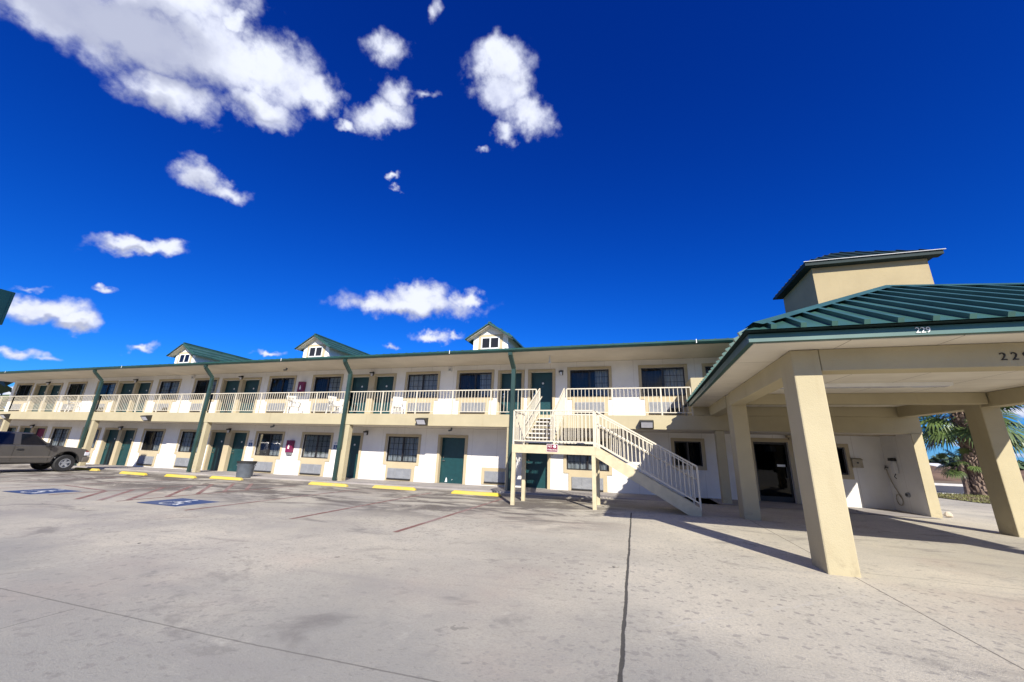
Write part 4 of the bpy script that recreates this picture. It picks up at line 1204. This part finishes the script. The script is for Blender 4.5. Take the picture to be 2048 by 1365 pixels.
for yc in (9.15, 12.62):
    n = 14
    for k in range(n):
        a0, a1 = math.pi * k / n, math.pi * (k + 1) / n
        for xs0, xs1 in ((-.45, -.006), (-W_ + .006, -W_ + .45)):
            m.add([(xs0, yc + .497 * math.cos(a0), .40 + .497 * math.sin(a0)), (xs1, yc + .497 * math.cos(a0), .40 + .497 * math.sin(a0)), (xs1, yc + .497 * math.cos(a1), .40 + .497 * math.sin(a1)), (xs0, yc + .497 * math.cos(a1), .40 + .497 * math.sin(a1))], [(0, 1, 2, 3)])
m.build('wheel_arch', 'black_rubber', tk)

# ------------------------------------------------------------------ palms
def palm(x, y, z0, H, rt, nf, fl, label, seed, boots=True, droop=1.0):
    rnd = random.Random(seed)
    t = thing('fan_palm', label, 'palm tree', (x, y, z0))
    m = MB(); n = 14; prof = [(0, 1.35), (.06, 1.15), (.2, 1.0), (.5, .95), (.8, 1.0), (1, .75)]
    pts = [(0, 0, H * a) for a, _ in prof]; m.tube(pts, [rt * .86 * b for _, b in prof], n)
    tr = m.build('trunk', 'palm_dead', t)
    if boots:
        m = MB(); rows = int(H / .17)
        for i in range(rows):
            zz = .08 + i * .17; f = zz / H
            rr = rt * .86 * (1.25 - .5 * min(f * 4, .5) + .1 * f)
            for k in range(11):
                a = (k + .5 * (i % 2)) * 2 * math.pi / 11 + rnd.uniform(-.07, .07)
                c, s_ = math.cos(a), math.sin(a); L = rnd.uniform(.2, .34); w = rnd.uniform(.06, .1); o = rnd.uniform(.06, .15)
                b0 = Vector((c * rr * .93, s_ * rr * .93, zz)); tip = b0 + Vector((c * o, s_ * o, L)); tv = Vector((-s_, c, 0))
                m.add([b0 - tv * w * 1.3, b0 + tv * w * 1.3, tip + tv * w * .6, tip - tv * w * .6, tip + Vector((c * .04, s_ * .04, -.03)), b0 + Vector((c * .07, s_ * .07, -.02))],
                      [(0, 1, 2, 3), (0, 3, 4, 5), (1, 5, 4, 2), (2, 4, 3)])
        m.build('boot_scales', 'palm_dead', tr)
    live = MB(); dead = MB()
    for i in range(nf):
        el = R(78 - 118 * (i / nf) ** .85 + rnd.uniform(-8, 8)); az = i * 2.39996 + rnd.uniform(-.25, .25)
        mb = live if el > R(-32) else dead
        d = Vector((math.cos(az) * math.cos(el), math.sin(az) * math.cos(el), math.sin(el)))
        b0 = Vector((0, 0, H - .1)); plen = fl * rnd.uniform(.8, 1.1)
        sag = Vector((0, 0, -1)) * plen * .22 * droop
        p1 = b0 + d * plen * .55 + sag * .25; p2 = b0 + d * plen + sag
        mb.bar(b0, p1, .05, .025); mb.bar(p1, p2, .04, .02)
        ax = (p2 - p1).normalized(); sd = ax.cross(Vector((0, 0, 1)))
        sd = sd.normalized() if sd.length > .05 else Vector((1, 0, 0))
        nrm = sd.cross(ax).normalized()
        roll = rnd.uniform(-.5, .5); sd, nrm = sd * math.cos(roll) + nrm * math.sin(roll), nrm * math.cos(roll) - sd * math.sin(roll)
        R_ = fl * rnd.uniform(.62, .8); nb_ = 26
        for k in range(nb_):
            a = R(-118 + 236 * (k + .5) / nb_ + rnd.uniform(-2, 2))
            bd = ax * math.cos(a) + sd * math.sin(a)
            L = R_ * (1 - .22 * abs(a) / 2.1) * rnd.uniform(.88, 1.05)
            tv = (sd * math.cos(a) - ax * math.sin(a)) * .5
            wv = R_ * .047
            fold = nrm * .02 * (1 if k % 2 else -1)
            q0 = p2 - ax * .03; q1 = p2 + bd * L * .55 + fold + Vector((0, 0, -.05 * L)); q2 = p2 + bd * L + Vector((0, 0, -L * rnd.uniform(.22, .5) * droop))
            mid = p2 + bd * L * .82 + Vector((0, 0, -L * .17 * droop))
            mb.add([q0, q1 + tv * wv * 2, q1 - tv * wv * 2], [(0, 1, 2)])
            mb.add([q1 + tv * wv * 2, q1 - tv * wv * 2, mid - tv * wv, mid + tv * wv], [(0, 1, 2, 3)])
            mb.add([mid - tv * wv, mid + tv * wv, q2], [(0, 1, 2)])
    live.build('crown', 'palm_frond', t, recalc=False)
    if dead.f: dead.build('dead_fronds', 'palm_dead', t, recalc=False)
    return t
palm(18.25, 29.3, .0, 4.6, .40, 40, 1.75, 'tall fan palm with scaly trunk on the grass strip', 3)
palm(17.75, 29.5, .0, 1.9, .2, 15, .75, 'small dark fan palm just behind the tall palm trunk', 8, boots=False)

# ------------------------------------------------------------------ camera
cam = D.cameras.new('camera'); co = D.objects.new('camera', cam); col.objects.link(co)
cr, cu_, cf = Vector((0.95575193, 0.29208643, 0.03498229)), Vector((0.04927783, -0.27620124, 0.9598357)), Vector((-0.29001713, 0.91564097, 0.27837325))
co.matrix_world = Matrix(((cr.x, cu_.x, -cf.x, 0), (cr.y, cu_.y, -cf.y, 0), (cr.z, cu_.z, -cf.z, 1.4), (0, 0, 0, 1)))
cam.sensor_width = 36; cam.sensor_fit = 'HORIZONTAL'; cam.lens = 770.59 / 2048 * 36
cam.clip_start = .05; cam.clip_end = 6000
scene.camera = co

# ------------------------------------------------------------------ light
EL, AZ = R(32), R(28)
sd = Vector((math.sin(AZ) * math.cos(EL), -math.cos(AZ) * math.cos(EL), math.sin(EL)))
sun = D.lights.new('sun', 'SUN'); sun.energy = 4.2; sun.angle = R(.53); sun.color = (1, .94, .83)
so = D.objects.new('sun', sun); col.objects.link(so)
so.rotation_euler = sd.to_track_quat('Z', 'Y').to_euler()
so.location = (10, -20, 30)

wd = D.worlds.new('World'); scene.world = wd; wd.use_nodes = True
nt = wd.node_tree
for n in list(nt.nodes): nt.nodes.remove(n)
h = NT(nt)
sky = h.n('ShaderNodeTexSky'); sky.sky_type = 'NISHITA'; sky.sun_disc = False
sky.sun_elevation = EL; sky.sun_rotation = math.pi - AZ; sky.altitude = 300; sky.air_density = 1.0; sky.dust_density = .35; sky.ozone_density = 4.0
BLOBS = [[-0.7402,0.2431,0.627,0.4458,0.8754,0.1868,0.1632,0.0647,1.0],[-0.7756,0.1844,0.6037,0.4907,0.7776,0.393,0.0704,0.039,1.0],[-0.6651,0.3396,0.6651,0.5359,0.8373,0.1083,0.1231,0.0727,1.0],[-0.6120,0.4060,0.6790,0.6305,0.7699,0.0987,0.095,0.062,1.0],[-0.5760,0.4560,0.6790,0.6818,0.7272,0.0793,0.052,0.040,1.0],[-0.7424,0.3281,0.5842,0.5516,0.7942,0.2549,0.079,0.0414,1.0],[-0.6544,0.4205,0.6285,0.609,0.7857,0.1085,0.069,0.0352,1.0],[-0.6889,0.2549,0.6785,0.6879,0.525,0.5012,0.1455,0.0373,1.0],[-0.6322,0.3177,0.7067,0.7419,0.5114,0.4338,0.0309,0.0169,1.0],[-0.4323,0.4704,0.7693,0.8054,0.5851,0.0948,0.0468,0.0307,0.8],[-0.4465,0.528,0.7224,0.8312,0.5437,0.1163,0.0455,0.0334,0.8],[-0.4796,0.5442,0.6884,0.8735,0.3702,0.316,0.08,0.0335,0.95],[-0.5495,0.5187,0.655,0.7724,0.6143,0.1615,0.022,0.0125,0.7],[-0.394,0.5603,0.7286,0.917,0.2933,0.2704,0.0366,0.0127,0.6],[-0.3354,0.4607,0.8217,0.8477,0.5281,0.0499,0.0185,0.0234,0.6],[-0.2281,0.5766,0.7846,0.9509,0.3049,0.0524,0.0653,0.0487,1.0],[-0.2315,0.6149,0.7539,0.9523,0.3015,0.0465,0.0653,0.0491,1.0],[-0.1948,0.6572,0.7281,0.8622,0.4687,-0.1924,0.0736,0.0417,1.0],[-0.2408,0.6684,0.7037,0.9533,0.299,0.0422,0.0342,0.0284,0.8],[-0.3021,0.6737,0.6744,0.9454,0.1209,0.3027,0.0161,0.0094,0.6],[-0.7707,0.4065,0.4907,0.4898,0.8705,0.0479,0.0347,0.0321,0.85],[-0.7511,0.4502,0.4829,0.5396,0.8401,0.056,0.0461,0.0216,0.8],[-0.5005,0.6263,0.5978,0.8511,0.4825,0.207,0.0245,0.0095,0.75],[-0.5011,0.6407,0.5817,0.813,0.5788,0.0628,0.0221,0.0055,0.45],[-0.8547,0.3968,0.3347,0.5001,0.8026,0.3254,0.0685,0.0171,0.95],[-0.8344,0.425,0.3509,0.5386,0.7638,0.3558,0.0366,0.0175,0.95],[-0.5132,0.7851,0.3468,0.8495,0.5221,0.075,0.1873,0.0375,1.0],[-0.5005,0.7831,0.3691,0.8618,0.4914,0.1259,0.0929,0.0349,1.0],[-0.3961,0.8395,0.372,0.9147,0.396,0.0804,0.0537,0.023,0.95],[-0.5862,0.7354,0.34,0.8064,0.57,0.1574,0.0764,0.0243,0.95],[-0.4798,0.8326,0.2768,0.8758,0.4735,0.0939,0.0578,0.0178,0.85],[-0.4316,0.8558,0.2851,0.9004,0.4277,0.0794,0.0254,0.0103,0.7],[-0.9192,0.3409,0.1971,0.3737,0.913,0.1635,0.0585,0.0246,1.0],[-0.9086,0.3712,0.1912,0.4002,0.9049,0.145,0.038,0.0187,1.0],[-0.9273,0.3192,0.1956,0.3669,0.8787,0.3055,0.0308,0.0191,1.0],[-0.8869,0.3885,0.2501,0.4539,0.8338,0.3144,0.0149,0.0062,0.7],[-0.8765,0.4551,0.1571,0.4796,0.8538,0.2026,0.023,0.0083,0.75],[-0.7582,0.6252,0.1852,0.6509,0.7423,0.1588,0.0321,0.0077,0.75],[-0.5737,0.7853,0.2329,0.7965,0.6011,-0.0648,0.0261,0.0086,0.6],[-0.9356,0.3313,0.1224,0.3392,0.9394,0.0498,0.0304,0.0093,0.75],[-0.9248,0.3606,0.1209,0.3725,0.9231,0.0958,0.0326,0.0057,0.5],[-0.9202,0.319,0.227,0.3816,0.8607,0.3371,0.0262,0.0056,0.45],[0.5145,0.8539,0.0782,0.8515,-0.4981,-0.1636,0.0323,0.0135,0.8],[0.5747,0.8139,0.0846,0.8109,-0.5526,-0.1925,0.0273,0.0109,0.85],[0.5397,0.84,0.0564,0.8405,-0.5339,-0.0921,0.0443,0.008,0.7],[0.5651,0.8246,0.0281,0.8243,-0.5628,-0.0611,0.032,0.0061,0.6],[0.5055,0.8615,0.047,0.8618,-0.5016,-0.0752,0.0328,0.0067,0.6],[0.5906,0.7559,0.2824,0.8017,-0.5095,-0.3126,0.0121,0.0108,0.5],[-0.9355,0.3484,0.0585,0.3532,0.9261,0.1325,0.0249,0.0078,0.9]]
def blob(d, ru, rv, st):
    c = Vector(d).normalized(); u = Vector((-c.y, c.x, 0)).normalized()
    return [*c, *u, ru, rv, st]
BLOBS += [blob(*q) for q in (((-.25, -.9, .24), .30, .06, 1), ((.12, -.97, .16), .22, .045, 1), ((-.6, -.78, .2), .26, .055, 1), ((-.12, -.75, .62), .32, .16, 1), ((-.62, -.5, .55), .30, .15, 1), ((.85, -.35, .35), .25, .1, 1), ((-.92, -.25, .3), .25, .09, 1), ((.25, -.15, .95), .25, .2, 1), ((.75, .15, .6), .18, .1, .9), ((-.4, -.9, .13), .3, .03, .9))]
tcn = h.n('ShaderNodeTexCoord'); dirv = h.vm('NORMALIZE', tcn.outputs['Generated'])
w1 = h.vm('SUBTRACT', h.noise(dirv, 13, 4, .55, True), (.5, .5, .5)); w2 = h.vm('SUBTRACT', h.noise(dirv, 38, 4, .55, True), (.5, .5, .5))
dw = h.vm('ADD', dirv, h.vm('ADD', h.vm('SCALE', w1, s=.075), h.vm('SCALE', w2, s=.026)))
def field(v, L=BLOBS):
    acc = None
    for b in L:
        c = Vector(b[0:3]); u = Vector(b[3:6]); c.normalize(); u = (u - c * u.dot(c)).normalized(); vv = c.cross(u)
        rm = Matrix((u, vv, c)).transposed()
        mp = h.n('ShaderNodeMapping', vector_type='TEXTURE')
        mp.inputs['Location'].default_value = c; mp.inputs['Rotation'].default_value = rm.to_euler('XYZ')
        k = 1.32
        mp.inputs['Scale'].default_value = (b[6] * k, b[7] * k, .35)
        h.l(v, mp.inputs[0])
        gr = h.n('ShaderNodeTexGradient', gradient_type='SPHERICAL'); h.l(mp.outputs[0], gr.inputs[0])
        s_ = h.m('MULTIPLY', gr.outputs[1], b[8])
        acc = s_ if acc is None else h.n('ShaderNodeMath', operation='SMOOTH_MAX') and h.m('MAXIMUM', acc, s_)
    return acc
dens = field(dw)
shade = field(h.vm('ADD', dirv, h.vm('SCALE', w1, s=.12)), [[-0.7447,0.233,0.6254,0.4632,0.8551,0.2329,0.1403,0.0518,1.0],[-0.7315,0.2981,0.6132,0.4145,0.9085,0.0529,0.101,0.0418,1.0],[-0.7719,0.3157,0.5518,0.5537,0.7603,0.3397,0.0597,0.024,0.8],[-0.9211,0.3476,0.1752,0.3723,0.9181,0.136,0.0678,0.0131,1.0],[-0.506,0.8038,0.313,0.8553,0.5144,0.0617,0.1631,0.0201,0.8],[-0.8556,0.4041,0.3235,0.4999,0.8074,0.3133,0.0631,0.009,0.6],[-0.6639,0.4202,0.6186,0.677,0.6891,0.2585,0.076,0.0195,0.6],[-0.2267,0.5984,0.7685,0.9525,0.3011,0.0465,0.0429,0.0271,0.35],[-0.4775,0.5231,0.706,0.8566,0.456,0.2414,0.0514,0.0181,0.5],[-0.7711,0.4165,0.4817,0.4413,0.8948,-0.0672,0.0442,0.0288,0.5]])
nz = h.noise(dirv, 27, 8, .58); nz2 = h.noise(dirv, 17, 5, .55)
tot = h.m('ADD', dens, h.m('MULTIPLY', h.m('SUBTRACT', nz, .5), .85))
mask = h.m('MULTIPLY', h.ss(tot, .12, .70), h.ss(dens, .0, .22))
lit = h.ss(h.m('ADD', h.m('MULTIPLY', tot, .55), h.m('MULTIPLY', nz2, .9)), .48, .98)
ccol = h.mix(lit, (.31, .335, .46), (.52, .545, .62))
ccol = h.mix(h.ss(h.m('ADD', shade, h.m('MULTIPLY', h.m('SUBTRACT', nz2, .5), .5)), .12, .62, 0, .75), ccol, (.22, .24, .34))
sp = h.n('ShaderNodeSeparateColor'); h.l(sky.outputs[0], sp.inputs[0])
cb = h.n('ShaderNodeCombineColor')
def grade(i, f, a, p): h.l(h.m('MULTIPLY', h.m('POWER', h.m('MULTIPLY', sp.outputs[i], f), p), a / .1866), cb.inputs[i])
grade(0, .05598, 2.9, 2.5); grade(1, .1157, .75, 1.5); grade(2, .1866, .82, 1.1)
skyc = cb.outputs[0]
bg = h.n('ShaderNodeBackground'); h.l(skyc, bg.inputs[0]); bg.inputs[1].default_value = .10
bc = h.n('ShaderNodeBackground'); h.l(ccol, bc.inputs[0]); bc.inputs[1].default_value = .95
mxs = h.n('ShaderNodeMixShader'); h.l(mask, mxs.inputs[0]); h.l(bg.outputs[0], mxs.inputs[1]); h.l(bc.outputs[0], mxs.inputs[2])
wo = h.n('ShaderNodeOutputWorld'); h.l(mxs.outputs[0], wo.inputs[0])

# ------------------------------------------------------------------ render settings
scene.render.engine = 'CYCLES'
scene.view_settings.view_transform = 'Standard'; scene.view_settings.look = 'None'
scene.view_settings.exposure = .9; scene.view_settings.gamma = 1
scene.view_settings.use_curve_mapping = False
scene.cycles.max_bounces = 8; scene.cycles.transparent_max_bounces = 12
scene.render.resolution_x = 1024; scene.render.resolution_y = 682
